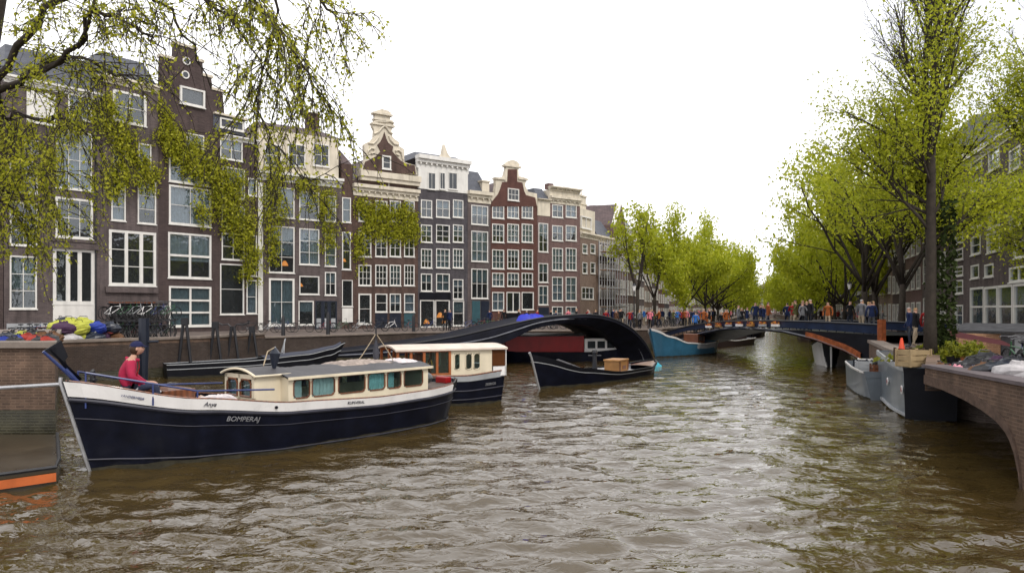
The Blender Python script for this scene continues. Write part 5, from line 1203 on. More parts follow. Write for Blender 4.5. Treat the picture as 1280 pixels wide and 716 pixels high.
# --- blue boat, left end of the far bridge -------------------------------------------
b6 = Boat((14.9, 54.5), (9.4, 49.0), 2.3, 'boat with light blue bow and grey stern half moored by the far bridge', 'canal_boat')
b6.hull([(0, .95), (.3, .8), (.6, .95), (.85, 1.45), (1, 1.95)], [(0, .7), (.1, .9), (.4, 1), (.75, .85), (.92, .5), (1, .05)], rake_b=.8, mats=BLUEHULL)
b6.band('stern_plate', LGREY, .05, .93, .012, 0, .45); b6.band('gunwale', BWHITE, .95, 1.02, .03); b6.deck('deck', BLUEP, .1)
q = MB(); q.box(1.6, 2.6, -.6, .6, .8, 1.5); q.build('locker', WOOD, b6.root, bevel=.04)
q = MB(); q.box(1.8, 2.4, .605, .62, 1.0, 1.35); q.build('window', FARGLASS, b6.root)
# low barges beyond the bridge
b7 = Boat((23.0, 70.5), (16.0, 61.5), 2.4, 'low grey brown barge moored just beyond the far bridge on the left bank', 'barge')
b7.hull([(0, .6), (.5, .5), (1, .9)], [(0, .7), (.1, .9), (.8, .9), (1, .1)], mats=mat('brown_hull', (.06, .04, .04), .5, .3)); b7.strake('rub_rail', BWHITE, .95, .06); b7.deck('deck', TARP, .05)
q = MB(); q.box(2.2, 6.5, -.8, .8, .5, 1.25); q.build('cabin', mat('brown_cabin', (.07, .045, .045), .6, .3), b7.root, bevel=.05)
b7b = Boat((33, 97), (28.6, 86), 2.6, 'small dark tour boat with pale cabin far up the left bank', 'canal_boat'); b7b.hull([(0, .6), (.5, .5), (1, .9)], [(0, .7), (.1, .9), (.8, .9), (1, .1)]); b7b.deck('deck', TARP, .05)
q = MB(); q.box(2, 9, -.9, .9, .5, 1.2); q.build('cabin', BWHITE, b7b.root, bevel=.05)
b7c = Boat((35.5, 87), (31.5, 76), 2.4, 'low brown boat moored far up the right bank', 'canal_boat'); b7c.hull([(0, .6), (.5, .5), (1, .9)], [(0, .7), (.1, .9), (.8, .9), (1, .1)], mats=mat('brown_hull', (.06, .04, .04))); b7c.deck('deck', TARP, .05)
# --- right bank boats ---------------------------------------------------------------
b8 = Boat((21.6, 48.5), (17.9, 40.4), 2.4, 'white hulled boat with dark prow moored under the right end of the bridge', 'canal_boat')
b8.hull([(0, 1.1), (.3, 1.0), (.7, 1.15), (1, 1.7)], [(0, .7), (.1, .9), (.4, 1), (.75, .85), (.92, .45), (1, .05)], rake_b=.5, mats=BWHITE); b8.band('prow_band', BLACK, -.0, 1.02, .02, .93, 1.0, n=6); b8.deck('deck', WOOD, .06); b8.strake('toe_rail', BLACK, 1.0, .04)
q = MB(); q.box(2, 6, -.8, .8, 1, 1.65); q.build('cabin', BWHITE, b8.root, bevel=.05)
b9 = Boat((15.0, 30.8), (13.2, 25.6), 1.45, 'open grey steel boat filled with gear moored left of the tall grey barge', 'work_boat')
b9.hull([(0, 1.05), (.5, 1.0), (1, 1.02)], [(0, .85), (.06, .97), (.5, 1), (.94, .97), (1, .85)], rake_b=.1, rake_s=.1, flare=.92, mats=GREYHULL); b9.band('gunwale', BWHITE, .95, 1.0, .03); b9.deck('floor', TARP, .25)
q = MB(); q.M = Matrix.Translation((b9.L - .2, .2, .25)); q.ball((0, 0, 0), .22, 10); q.build('outboard_float', RUBBER, b9.root)
b10 = Boat((14.3, 26.6), (12.15, 20.9), 1.55, 'tall grey steel barge with pale round ports and a dark blunt end', 'work_barge')
b10.hull([(0, 1.72), (.5, 1.62), (1, 1.55)], [(0, .85), (.05, .98), (.5, 1), (.95, .98), (1, .9)], rake_b=.12, rake_s=.1, flare=.9, mats=GREYHULL)
b10.band('gunwale', LGREY, .93, 1.01, .03); b10.band('belt_rail', LGREY, .2, .24, .06); b10.deck('deck', TARP, .06)
q = MB(); q.add([(b10.L + .025, y, z) for y, z in ((-.66, .02), (.66, .02), (.7, 1.52), (-.7, 1.52))], [(0, 1, 2, 3)]); q.build('end_plate', BLACK, b10.root)
for u in (.55, .93):
    q = MB(); p = b10.side(u, .62, -1, .02); q.M = Matrix.Translation(p); q.tube([(0, 0, 0), (0, -.03, 0)], .13, 14, 0); f_ = q.build('porthole', BWHITE, b10.root)
    q = MB(); q.M = Matrix.Translation(p); q.tube([(0, -.031, 0), (0, -.036, 0)], .07, 12); q.build('pane', REDP, f_)
    q = MB(); p = b10.side(u, .62, 1, .02); q.M = Matrix.Translation(p); q.tube([(0, 0, 0), (0, .03, 0)], .13, 14, 0); f_ = q.build('porthole', BWHITE, b10.root)
    q = MB(); q.M = Matrix.Translation(p); q.tube([(0, .031, 0), (0, .036, 0)], .07, 12); q.build('pane', REDP, f_)
for bt in (b3, b4, b1, b6, b9, b10): scum(bt)
# gear on the right boats
rz9 = math.atan2(b9.d.y, b9.d.x); rg = random.Random(9)
cols_ = [('white', BWHITE), ('dark blue', NAVYP), ('grey', LGREY), ('black', BLACKM), ('brown', WOOD)]
def crate(loc, sz, m, label, rz=0, group=None, cat='crate', slat=True):
    t = thing('crate', label, cat, loc, rz, group); q = MB(); a, b_, c_ = sz[0] / 2, sz[1] / 2, sz[2]
    q.box(-a, a, -b_, b_, 0, .03)
    n = max(int(c_ / .13), 2)
    for i in range(n):
        z0_ = .02 + c_ * i / n; z1_ = z0_ + c_ / n * .78
        q.box(-a, a, -b_ - .012, -b_ + .012, z0_, z1_); q.box(-a, a, b_ - .012, b_ + .012, z0_, z1_); q.box(-a - .012, -a + .012, -b_ + .013, b_ - .013, z0_, z1_); q.box(a - .012, a + .012, -b_ + .013, b_ - .013, z0_, z1_)
    q.build('slats', m, t); q = MB()
    for sx in (-1, 1):
        for sy in (-1, 1): q.box(sx * a - .03, sx * a + .03, sy * b_ - .03, sy * b_ + .03, 0, c_ + .02)
    q.build('corner_posts', m, t); return t
for i, (cn, m_) in enumerate(cols_):
    crate(boat_world(b9, 1 + i * .85, rg.uniform(-.3, .3), .78), (.55, .5, .42), m_, '%s crate in the open grey steel boat' % cn, rz9 + rg.uniform(-.3, .3), 'crates in the grey steel boat')
crate((11.85, 21.25, 1.55), (.75, .5, .5), mat('pale_crate_wood', (.30, .22, .12), .7, .2, var=.2), 'pale wooden crate standing on the end of the tall grey barge', .3)
crate((12.3, 22.3, 1.58), (.6, .5, .45), mat('dark_wood', (.05, .03, .02), .7, .2), 'dark wooden crate behind the pale crate on the grey barge', .3)

# ------------------------------------------------------------------ arched black footbridge
tb = thing('footbridge', 'sweeping black arched footbridge rising from the left quay and dropping into the water', 'footbridge', (0, 0, 0))
top = [(-28, 446, 39.5), (420, 441, 40), (470, 436, 40.3), (520, 429, 40.6), (570, 421, 41), (610, 412, 41.2), (645, 404, 41.5), (680, 397, 41.8), (715, 394, 42), (745, 394, 42.8), (770, 400, 43.8), (790, 411, 44.8), (804, 425, 45.6), (813, 440, 46.2), (818, 456, 46.6)]
bot = [(0, 0, 0), (420, 447, 40), (470, 446, 40.3), (520, 443, 40.6), (570, 439, 41), (610, 435, 41.2), (640, 424, 41.5), (668, 411, 41.8), (700, 405, 42), (730, 406, 42.8), (748, 412, 43.8), (761, 421, 44.8), (771, 432, 45.6), (777, 444, 46.2), (780, 459, 46.6)]
top = [P(*p) for p in top[1:]]; bot = [P(*p) for p in bot[1:]]
def smooth_path(pts, n):
    out = []; m = len(pts)
    for i in range(m - 1):
        p0, p1, p2, p3 = pts[max(i - 1, 0)], pts[i], pts[i + 1], pts[min(i + 2, m - 1)]
        for k in range(n):
            t = k / n; out.append(.5 * ((2 * p1) + (p2 - p0) * t + (2 * p0 - 5 * p1 + 4 * p2 - p3) * t * t + (3 * p1 - p0 - 3 * p2 + p3) * t ** 3))
    out.append(pts[-1]); return out
top = smooth_path(top, 4); bot = smooth_path(bot, 4); OF = Vector((-1.6, 4.2, 0)); n = len(top)
q = MB(); rows = []
for i in range(n):
    c_ = Vector((0, 0, -.16)); rows.append([bot[i], top[i] + c_, top[i] + Vector((0, .1, 0)), top[i] + Vector((0, .35, -.1)), top[i] + OF + Vector((0, -.35, -.1)), top[i] + OF + Vector((0, -.1, 0)), top[i] + OF + c_, bot[i] + OF])
q.grid(rows, close=True); q.add(rows[0], [tuple(range(8))]); q.add(rows[-1], [tuple(range(8))]); q.build('span', mat('matt_black_steel', (.006, .0065, .012), .7, .12, var=.5, vscale=1.5, dirt=.4), tb, smooth=True)
EDG = mat('worn_edge_paint', (.10, .105, .125), .4, .4, var=.4, vscale=3)
q = MB(); q.tube([top[i].lerp(bot[i], .55 - .25 * i / n) + Vector((0, -.03, 0)) for i in range(n)], .045, 6); q.build('side_moulding', EDG, tb, smooth=True)
q = MB(); q.tube([p + Vector((0, .08, .02)) for p in top], .05, 6); q.build('edge_rail', BLACKM, tb, smooth=True)

hp = heap('blue_tarp', 'bright blue tarp bundle lying on the black footbridge', 'tarp', top[22] + Vector((.1, 1.0, -.05)), (.9, .5, .45), mat('bright_blue_tarp', (.01, .02, .35), .5, .4, var=.3), 21)
heap('turquoise_net', 'turquoise net hanging in the water at the right foot of the footbridge', 'net', P(812, 461, 41.5), (.7, .6, .5), mat('turquoise_net', (.05, .3, .38), .8, .2, var=.5, vscale=8), 22)

# ------------------------------------------------------------------ far bridge
BA, BB = Vector((12.3, 58.5)), Vector((17.8, 34.5)); bd = BB - BA; BL = bd.length; bu = bd.normalized(); bn = Vector((-bu.y, bu.x))   # bn points away from the camera
if bn.y < 0: bn = -bn
br = thing('bridge', 'long dark arched canal bridge with people standing on it', 'bridge', (BA.x, BA.y, 0), math.atan2(bd.y, bd.x))
sg = 1 if Vector((-bu.y, bu.x)).y > 0 else -1
def btop(u): return float(np.interp(u / BL, [0, .065, .13, .2, .28, .37, .5, .65, .8, .9, 1], [1.35, 1.6, 1.85, 2.05, 2.25, 2.4, 2.52, 2.58, 2.57, 2.54, 2.5])) - .28
def bbot(u): return float(np.interp(u / BL, [0, .16, .26, .37, .45, .53, .67, .79, .9, .955, 1], [.4, .95, 1.45, 1.80, 1.95, 1.98, 1.88, 1.55, 1.0, .5, .1]))
N = 36; WB = 4.0
q = MB(); rows = []
for i in range(N + 1):
    u = BL * i / N; rows.append([(u, 0, bbot(u)), (u, 0, btop(u) - .22), (u, sg * WB, btop(u) - .22), (u, sg * WB, bbot(u))])
q.grid(rows, close=True); q.build('deck_span', BLACK, br)
BLUEG = mat('blue_girder_paint', (.008, .017, .045), .35, .45, var=.35, vscale=1.0, dirt=.5)
for y, nm in ((0, 'near'), (sg * WB, 'far')):
    q = MB(); rows = []
    for i in range(N + 1):
        u = BL * i / N; y0 = y - sg * .06; y1 = y + sg * .06; zt = btop(u) + .28; zb_ = zt - .3 - .15 * (u / BL) ** 1.5
        rows.append([(u, y0, zb_), (u, y0, zt), (u, y1, zt), (u, y1, zb_)])
    q.grid(rows, close=True); q.build('parapet', BLUEG, br)
    q = MB(); q.tube([(BL * i / N, y - sg * .08, btop(BL * i / N) + .30) for i in range(N + 1)], .05, 6); q.build('handrail', BLACKM, br)
    q = MB(); q.tube([(BL * i / N, y - sg * .05, bbot(BL * i / N) + .12) for i in range(N + 1)], .05, 6); q.build('arch_moulding', EDG, br)
    q = MB()
    for i in range(0, N + 1): u = BL * i / N; q.tube([(u, y, btop(u) - .2), (u, y, btop(u) + .3)], .03, 5)
    q.build('baluster', BLACKM, br)
q = MB(); rows = []
for i in range(8): k = .76 + .18 * i / 7; u = BL * k; rows.append([(u, -sg * .09, bbot(u) + .08), (u, -sg * .09, bbot(u) + .08 + .38 * k), (u, -sg * .02, bbot(u) + .08 + .38 * k)])
q.grid(rows); q.box(BL - .25, BL + .05, -.14, .1, .9, btop(BL) + .55); q.build('rusty_plate', mat('rust', (.22, .06, .02), .8, .2, var=.5, vscale=4), br)
def bridge_pt(u, off, z=None): p = BA + bu * u + bn * off; return Vector((p.x, p.y, btop(u) - .22 if z is None else z))
for e, A_ in (('left', BA), ('right', BB)):
    q = MB(); p = A_; q.M = Matrix.Translation((p.x, p.y, 0)) @ Matrix.Rotation(math.atan2(bd.y, bd.x), 4, 'Z'); q.box(-1.6, .6, 0, sg * WB, -1, 1.5) if e == 'left' else q.box(-.1, 1.5, 0, sg * WB, -1, 1.5)
    o = q.build('bridge_abutment', QUAYB); tag(o, 'brick abutment carrying the %s end of the dark bridge' % e, 'abutment')
# planter boxes on the bridge rail
FL = leafmat('flowers', (.5, .03, .04), (.6, .35, .05))
for i in range(7):
    u = BL * (.32 + .055 * i); c_ = bridge_pt(u, -.2, btop(u) - .05)
    t = thing('flower_box', '%s of the small flower boxes hanging outside the far bridge railing, counted from the left' % ordn[i].replace('nearest', 'first'), 'flower box', c_, math.atan2(bd.y, bd.x), 'flower boxes on the far bridge')
    q = MB(); q.box(-.32, .32, -.09, .09, 0, .14); q.build('box', [BWHITE, PINE, LGREY][i % 3], t)
    rs_ = np.random.RandomState(i); link('flowers', leaf_mesh('flowers', np.stack([rs_.uniform(-.32, .32, 60), rs_.uniform(-.1, .1, 60), rs_.uniform(.12, .28, 60)], -1), .07, FL, rs_), t)
# ------------------------------------------------------------------ people
SKIN = mat('skin', (.42, .24, .17), .6, .3, var=.06); HAIR = mat('brown_hair', (.04, .022, .012), .6, .3, var=.3)
def skin_body(verts, edges, faces_mat, mats, sub=1, name='body'):
    """one continuous figure grown from a joint skeleton"""
    me = bpy.data.meshes.new(name); me.from_pydata([v[0] for v in verts], edges, []); ob = bpy.data.objects.new(name, me); COL.objects.link(ob)
    ob.modifiers.new('s', 'SKIN'); sk = me.skin_vertices[0].data
    for i, v in enumerate(verts): sk[i].radius = (v[1], v[2] if len(v) > 2 else v[1]); sk[i].use_root = (i == 0)
    if sub: m = ob.modifiers.new('u', 'SUBSURF'); m.levels = sub; m.render_levels = sub
    bpy.context.view_layer.update(); out = bpy.data.meshes.new_from_object(ob.evaluated_get(bpy.context.evaluated_depsgraph_get())); bpy.data.objects.remove(ob)
    out.materials.clear()
    for m in mats: out.materials.append(m)
    for p in out.polygons: p.material_index = faces_mat(p.center); p.use_smooth = True
    out.name = name; return out
def stand_mesh(k, seed):
    r = random.Random(seed); a = r.uniform(-.1, .1); st = .05 + .1 * (k == 1)
    el = [(.27, -.02, 1.12), (.24, -.18, 1.12)][k % 2]; hd = [(.26, -.12, .86), (.1, -.36, 1.2)][k % 2]
    V = [((0, 0, .95), .14, .105), ((0, 0, 1.15), .13, .095), ((0, 0, 1.38), .15, .10), ((0, -.01, 1.5), .055), ((0, -.015, 1.6), .085, .095), ((0, -.015, 1.68), .08, .09),
         ((.19, 0, 1.40), .06), (el, .045), (hd, .038), ((-.19, 0, 1.40), .06), ((-el[0], .05, 1.12), .045), ((-.24, -.12, .86), .038),
         ((.09, 0, .88), .085), ((.10, -st, .48), .058), ((.10, st * .3, .09), .042), ((.11, -.13, .05), .035), ((-.09, 0, .88), .085), ((-.10, st, .48), .058), ((-.10, st, .09), .042), ((-.11, st - .16, .05), .035)]
    E = [(0, 1), (1, 2), (2, 3), (3, 4), (4, 5), (2, 6), (6, 7), (7, 8), (2, 9), (9, 10), (10, 11), (0, 12), (12, 13), (13, 14), (14, 15), (0, 16), (16, 17), (17, 18), (18, 19)]
    def fm(c):
        if c.z > 1.64 or (c.z > 1.56 and c.y > .02): return 3
        if c.z > 1.47 and abs(c.x) < .14: return 0
        if c.z < .88 and abs(c.x) > .22: return 0
        if c.z > .86 or abs(c.x) > .2: return 1
        return 2
    return skin_body(V, E, fm, [SKIN, BLACK, NAVYP, HAIR], 1, 'person')
PM = [stand_mesh(0, 1), stand_mesh(1, 2)]
COATS = [('black', (.012, .012, .014)), ('red', (.22, .015, .015)), ('navy', (.012, .02, .06)), ('white', (.6, .58, .56)), ('grey', (.14, .14, .15)), ('pink', (.55, .16, .2)), ('blue', (.03, .12, .36)), ('brown', (.10, .05, .03)), ('orange', (.24, .07, .02)), ('olive', (.08, .08, .03))]
CM = {n_: mat('coat_' + n_, c_, .85, .15, var=.15, vscale=5) for n_, c_ in COATS}
TR = [NAVYP, mat('grey_trousers', (.06, .06, .065), .85, .15), BLACK, mat('beige_trousers', (.3, .24, .17), .85, .15)]
HR = [HAIR, mat('blond_hair', (.35, .22, .09), .6, .3), mat('grey_hair', (.3, .29, .28), .6, .3), mat('black_hair', (.01, .009, .009), .5, .3)]
rp = random.Random(77)
def person(loc, rz, coat, label, group, k=0, tr=None, hr=None):
    o = link('person', PM[k], None, loc, rz); s_ = rp.uniform(.94, 1.05); o.scale = (s_, s_, s_)
    for i, m_ in ((1, CM[coat]), (2, tr or rp.choice(TR)), (3, hr or rp.choice(HR))): o.material_slots[i].link = 'OBJECT'; o.material_slots[i].material = m_
    tag(o, label, 'person', group); return o
cn = ['black', 'black', 'black', 'navy', 'navy', 'grey', 'grey', 'brown', 'brown', 'red', 'grey', 'olive', 'black', 'navy', 'white', 'pink', 'blue', 'orange']
for i in range(30):
    u = BL * (.1 + .86 * (i + rp.uniform(-.3, .3)) / 30); off = rp.choice([.4, .8, 1.6, 2.6, 3.4]); c_ = rp.choice(cn)
    person(bridge_pt(u, off), rp.uniform(0, 6.28), c_, 'person in %s top standing on the far bridge' % c_, 'people on the far bridge', rp.randrange(2))
for i in range(75):
    k = rp.random(); Yp = 61 + 62 * k ** 1.2; xq = 14.5 + (Yp - 62) * .40; c_ = rp.choice(cn)
    if Yp < 80: xq = 12.9 + (Yp - 61) * .5
    person((xq - rp.uniform(.8, 7), Yp + rp.uniform(0, 1.5), ZG), rp.uniform(0, 6.28), c_, 'person in %s clothes in the left bank crowd past the bridge' % c_, 'people in the left bank crowd', rp.randrange(2))
for i in range(36):
    Yp = rp.uniform(56, 125); xq = 26.3 + (Yp - 56) * .347; c_ = rp.choice(cn)
    person((xq + rp.uniform(.8, 5), Yp, ZG), rp.uniform(0, 6.28), c_, 'person in %s clothes on the right bank beyond the bridge' % c_, 'people on the right bank', rp.randrange(2))
for i in range(16):
    x = 610 + 200 * i / 16 + rp.uniform(-5, 5); Yp = 60.5 + rp.uniform(0, 3) + max(0, (x - 740) * .02); c_ = rp.choice(['black', 'black', 'navy', 'grey', 'pink', 'red', 'brown'])
    person(((x - 640) / F * Yp, Yp, ZG), rp.uniform(0, 6.28), c_, 'person in %s coat on the quay behind the arched footbridge' % c_, 'people behind the footbridge', rp.randrange(2))
person((P(562, 400, 56).x, 56, ZG), 2.6, 'navy', 'person in navy coat standing in front of the glowing shop window', None, 0, BLACK)
person((P(556, 400, 56.5).x, 56.8, ZG), .4, 'black', 'person in black coat beside the one in navy at the shop window', None, 1, BLACK)
for i, (x, y, c_) in enumerate(((1122, 31, 'navy'), (1130, 32, 'black'), (1144, 31, 'red'), (1150, 33, 'black'))):
    person((P(x, 0, y).x + .5, y, ZG), rp.uniform(0, 6), c_, 'person in %s top by the right bridge end, %s of four' % (c_, ['far left', 'second left', 'rightmost', 'second from right'][i]), None, i % 2)

# the seated man in the red jacket
def seated_man():
    JACK = mat('crimson_jacket', (.30, .012, .045), .75, .25, var=.2, vscale=6, bump=.5, bscale=7); JEAN = mat('dark_jeans', (.03, .035, .06), .85, .15, var=.2, vscale=8)
    b = BOAT; loc = boat_world(b, b.px(156, 470, 0)[0], 0.05, 1.54)
    rz = 0.45     # local -y is forward; the man looks right and a little towards the camera
    root = thing('person', 'man in crimson jacket and dark blue cap sitting on the big boat bow', 'person', loc, rz); root.scale = (1.2, 1.25, 1.14)
    # local axes: forward = +x, left = +y ; hips at origin
    V = [((0, 0, .10), .185, .15), ((.0, 0, .28), .18, .15), ((.05, 0, .47), .185, .145), ((.11, 0, .60), .058), ((.14, 0, .67), .05),
         ((.07, .20, .50), .088), ((.10, .30, .26), .072), ((.27, .16, .14), .046), ((.35, .09, .12), .034),
         ((.07, -.20, .50), .088), ((.10, -.30, .26), .072), ((.27, -.16, .14), .046), ((.35, -.09, .12), .034),
         ((.06, .11, .06), .10), ((.46, .17, .10), .075), ((.50, .16, -.28), .055), ((.60, .17, -.33), .042), ((.06, -.11, .06), .10), ((.46, -.17, .10), .075), ((.50, -.16, -.28), .055), ((.60, -.17, -.33), .042)]
    E = [(0, 1), (1, 2), (2, 3), (3, 4), (2, 5), (5, 6), (6, 7), (7, 8), (2, 9), (9, 10), (10, 11), (11, 12), (0, 13), (13, 14), (14, 15), (15, 16), (0, 17), (17, 18), (18, 19), (19, 20)]
    def fm(c):
        if c.z > .565: return 0
        if c.x > .315 and abs(c.y) < .14 and c.z > .07: return 0
        if c.z > .12 and (c.x < .22 or c.z > .13) and not (c.x > .3 and abs(c.y) > .13): return 1
        return 2 if c.z > -.24 else 3
    me = skin_body(V, E, fm, [SKIN, JACK, JEAN, BLACKM], 2, 'body'); link('body', me, root)
    # head with face
    hb = MB(); hc = Vector((.17, 0, .765)); rows = []; NN = 18; MM = 12
    for i in range(MM + 1):
        ph = math.pi * i / MM; row = []
        for k in range(NN):
            th = 2 * math.pi * k / NN; x = math.sin(ph) * math.cos(th); y = math.sin(ph) * math.sin(th); z = math.cos(ph)
            fx = 1.0; sx, sy, sz = .098, .078, .118
            if z < -.1: sy *= 1 - .25 * (-z); 
            px_ = x * sx; 
            if x > .5: px_ += .012 * max(0, 1 - abs(z + .15) * 2)
            if x > .8 and abs(y) < .25: px_ += .026 * max(0, 1 - abs(z + .12) * 4)       # nose
            if x > .75 and .2 < abs(y) < .5 and .0 < z < .25: px_ -= .010                 # eye sockets
            if x > .7 and -.75 < z < -.5: px_ += .012                                      # chin
            row.append((hc.x + px_, hc.y + y * sy, hc.z + z * sz))
        rows.append(row)
    hb.grid(rows, close=True); hd = hb.build('head', SKIN, root, smooth=True)
    q = MB()
    for sy in (-1, 1): q.ball((.17, sy * .08, .76), .026, 8, sz=(.8, .4, 1.3))
    q.build('ears', SKIN, root, smooth=True)
    q = MB()
    for sy in (-1, 1): q.ball((.254, sy * .03, .782), .011, 8)
    q.build('eyes', mat('eye', (.02, .02, .02), .2, .5), root, smooth=True)
    q = MB(); q.tube([(.262, -.024, .705), (.268, 0, .703), (.262, .024, .705)], .006, 6); q.build('mouth', mat('lips', (.3, .09, .08), .6, .3), root)
    q = MB(); q.ball((.135, 0, .765), .104, 12, sz=(.85, .86, 1.12), jit=.03); q.build('hair', HAIR, root, smooth=True)
    q = MB(); rows = []
    for i in range(6):
        ph = math.pi * .5 * i / 5; rows.append([(.165 + .112 * math.sin(ph) * math.cos(t), .093 * math.sin(ph) * math.sin(t), .80 + .105 * math.cos(ph)) for t in [2 * math.pi * k / 16 for k in range(16)]])
    q.grid(rows, close=True); q.add([(.25, -.07, .81), (.30, -.055, .80), (.345, 0, .795), (.30, .055, .80), (.25, .07, .81), (.25, -.07, .822), (.30, -.055, .812), (.345, 0, .807), (.30, .055, .812), (.25, .07, .822)], [(0, 1, 2, 3, 4), (9, 8, 7, 6, 5), (0, 5, 6, 1), (1, 6, 7, 2), (2, 7, 8, 3), (3, 8, 9, 4)]); q.build('cap', mat('navy_cap', (.012, .014, .05), .8, .2), root, smooth=True)
    for sy in (-1, 1):      # hands resting together on the knees
        q = MB(); q.ball((.40, sy * .075, .115), .042, 10, sz=(1.25, .95, .55))
        for k in range(4):
            y = sy * (.047 + .019 * k); L_ = (.062, .072, .068, .052)[k]; q.tube([(.435, y, .118), (.435 + L_ * .5, y, .118), (.435 + L_ * .85, y, .098), (.435 + L_, y, .075)], [.0095, .009, .008, .006], 6)
        q.tube([(.39, sy * .045, .12), (.415, sy * .02, .118), (.44, sy * .012, .105)], [.011, .010, .007], 6); q.build('hand', SKIN, root, smooth=True)
    q = MB(); q.tube([(.01, 0, .60), (.05, .075, .575), (.13, .085, .565), (.19, .03, .555), (.19, -.03, .555), (.13, -.085, .565), (.05, -.075, .575), (.01, 0, .60)], .028, 8); q.build('collar', JACK, root, smooth=True)
    q = MB(); q.tube([(.195, 0, .54), (.205, 0, .42), (.165, 0, .28), (.15, 0, .14)], .008, 5); q.build('zip', REDP, root)
seated_man()

# ------------------------------------------------------------------ bicycles
def make_bike():
    r = thing('bicycle', 'x', 'bicycle'); q = MB(); FR = BLACKM
    q.tube([(-.28, 0, .28), (-.12, 0, .72)], .018, 6); q.tube([(-.13, 0, .70), (.38, 0, .74)], .018, 6); q.tube([(-.22, 0, .30), (.40, 0, .66)], .02, 6); q.tube([(-.22, 0, .30), (-.55, 0, .35)], .012, 5); q.tube([(-.13, 0, .68), (-.55, 0, .35)], .012, 5)
    q.tube([(.36, 0, .86), (.42, 0, .62), (.56, 0, .35)], .018, 6); q.build('frame', FR, r)
    for x in (-.55, .56):
        q = MB(); pts = [(x + .33 * math.cos(a), 0, .35 + .33 * math.sin(a)) for a in [k * math.pi / 10 for k in range(21)]]; q.tube(pts, .022, 6, cap=False); w_ = q.build('wheel', RUBBER, r)
        q = MB()
        for k in range(8): a = k * math.pi / 8; q.tube([(x + .31 * math.cos(a), 0, .35 + .31 * math.sin(a)), (x - .31 * math.cos(a), 0, .35 - .31 * math.sin(a))], .004, 3)
        q.build('spokes', TARP, w_)
    q = MB(); q.tube([(.30, -.28, .98), (.38, -.2, 1.0), (.38, 0, .98), (.38, .2, 1.0), (.30, .28, .98)], .014, 6); q.tube([(.38, 0, .98), (.36, 0, .84)], .014, 6); q.build('handlebar', TARP, r)
    q = MB(); q.M = Matrix.Translation((-.15, 0, .86)); q.ball((0, 0, 0), .13, 8, sz=(1.1, .62, .32)); q.tube([(.02, 0, -.14), (0, 0, 0)], .014, 5); q.build('saddle', BLACK, r)
    q = MB(); q.box(-.78, -.38, -.07, .07, .70, .72); q.tube([(-.55, .06, .35), (-.7, .06, .7)], .008, 4); q.tube([(-.55, -.06, .35), (-.7, -.06, .7)], .008, 4); q.build('rack', FR, r)
    q = MB(); q.tube([(-.22, .03, .30), (-.16, .08, .16)], .012, 5); q.tube([(-.22, -.03, .30), (-.28, -.08, .44)], .012, 5); q.tube([(-.22 + .09 * math.cos(a), .03, .3 + .09 * math.sin(a)) for a in [k * math.pi / 5 for k in range(11)]], .008, 4, cap=False); q.build('crank', STEEL, r)
    return r
bike0 = make_bike(); used = [0]; rb_ = random.Random(3)
FRC = [('black', BLACKM), ('dark red', mat('dark_red_frame', (.14, .01, .012), .4, .5)), ('blue', BLUEP), ('grey', LGREY), ('green', mat('green_frame', (.02, .08, .03), .4, .5)), ('white', BWHITE)]
def bike(x, y, z, rz, where, group, ci=None):
    r = bike0 if not used[0] else copy_tree(bike0); used[0] = 1; r.location = (x, y, z); r.rotation_euler = (rb_.uniform(-.08, .08), 0, rz); c_ = rb_.choice([0, 0, 0, 1, 2, 3, 4, 5]) if ci is None else ci
    r['label'] = '%s bicycle %s' % (FRC[c_][0], where); r['group'] = group
    for ch in r.children:
        if ch.name.split('.')[0] == 'frame': ch.material_slots[0].link = 'OBJECT'; ch.material_slots[0].material = FRC[c_][1]
KIDS.clear()
bpy.context.view_layer.update()
# dense bicycle parking before the garage, parked row along the street and quay
def qpt(x, Y): return (x - 640) / F * Y
for i in range(34):
    tier = i % 2; x = 138 + 72 * (i // 2) / 16; Yb = 37.6 + (i % 3) * .7 + tier * .5; bike(qpt(x, Yb), Yb, ZG + .12 + tier * .98, 1.3 + rb_.uniform(-.35, .35), 'on the %s tier of the rack before the garage opening' % ['lower', 'upper'][tier], 'bicycles parked before the garage')
t = thing('bicycle_rack', 'long two tier bicycle rack full of bicycles before the garage opening', 'bicycle rack', (qpt(172, 38.3), 38.3, ZG), .3)
q = MB()
for i in range(6):
    for y in (-.7, .9): q.tube([(-1.7 + i * .68, y, 0), (-1.7 + i * .68, y, 1.15)], .03, 5)
q.build('post', BLACKM, t); q = MB()
for y in (-.7, .1, .9): q.box(-1.75, 1.75, y - .06, y + .06, 1.04, 1.08); q.box(-1.75, 1.75, y - .05, y + .05, .08, .12)
q.build('channel', BLACKM, t)
for i in range(9): x = 30 + 10 * i; Yb = 38 + (i % 2); bike(qpt(x, Yb), Yb, ZG, rb_.uniform(.2, 1.3), 'among the bags on the left quay', 'bicycles among the bags on the left quay')
for i in range(14): x = 335 + 21 * i + rb_.uniform(-5, 5); Yb = 55 + i * .55; bike(qpt(x, Yb), Yb - 4, ZG, .55 + rb_.uniform(-.2, .4), 'parked along the house fronts behind the lower quay wall', 'bicycles parked along the house fronts')
for i in range(12): x = 600 + 12 * i; Yb = 60 + i * .3; bike(qpt(x, Yb), Yb, ZG, rb_.uniform(0, 3), 'parked behind the arched footbridge', 'bicycles behind the footbridge')
for i in range(14): Yb = 64 + i * 2.6; bike((13.3 if Yb < 66 else 13.2 + (Yb - 62) * .42) - 1.2, Yb, ZG, rb_.uniform(.6, 1.6), 'leaning at the left bank quay edge beyond the bridge', 'bicycles along the left bank')
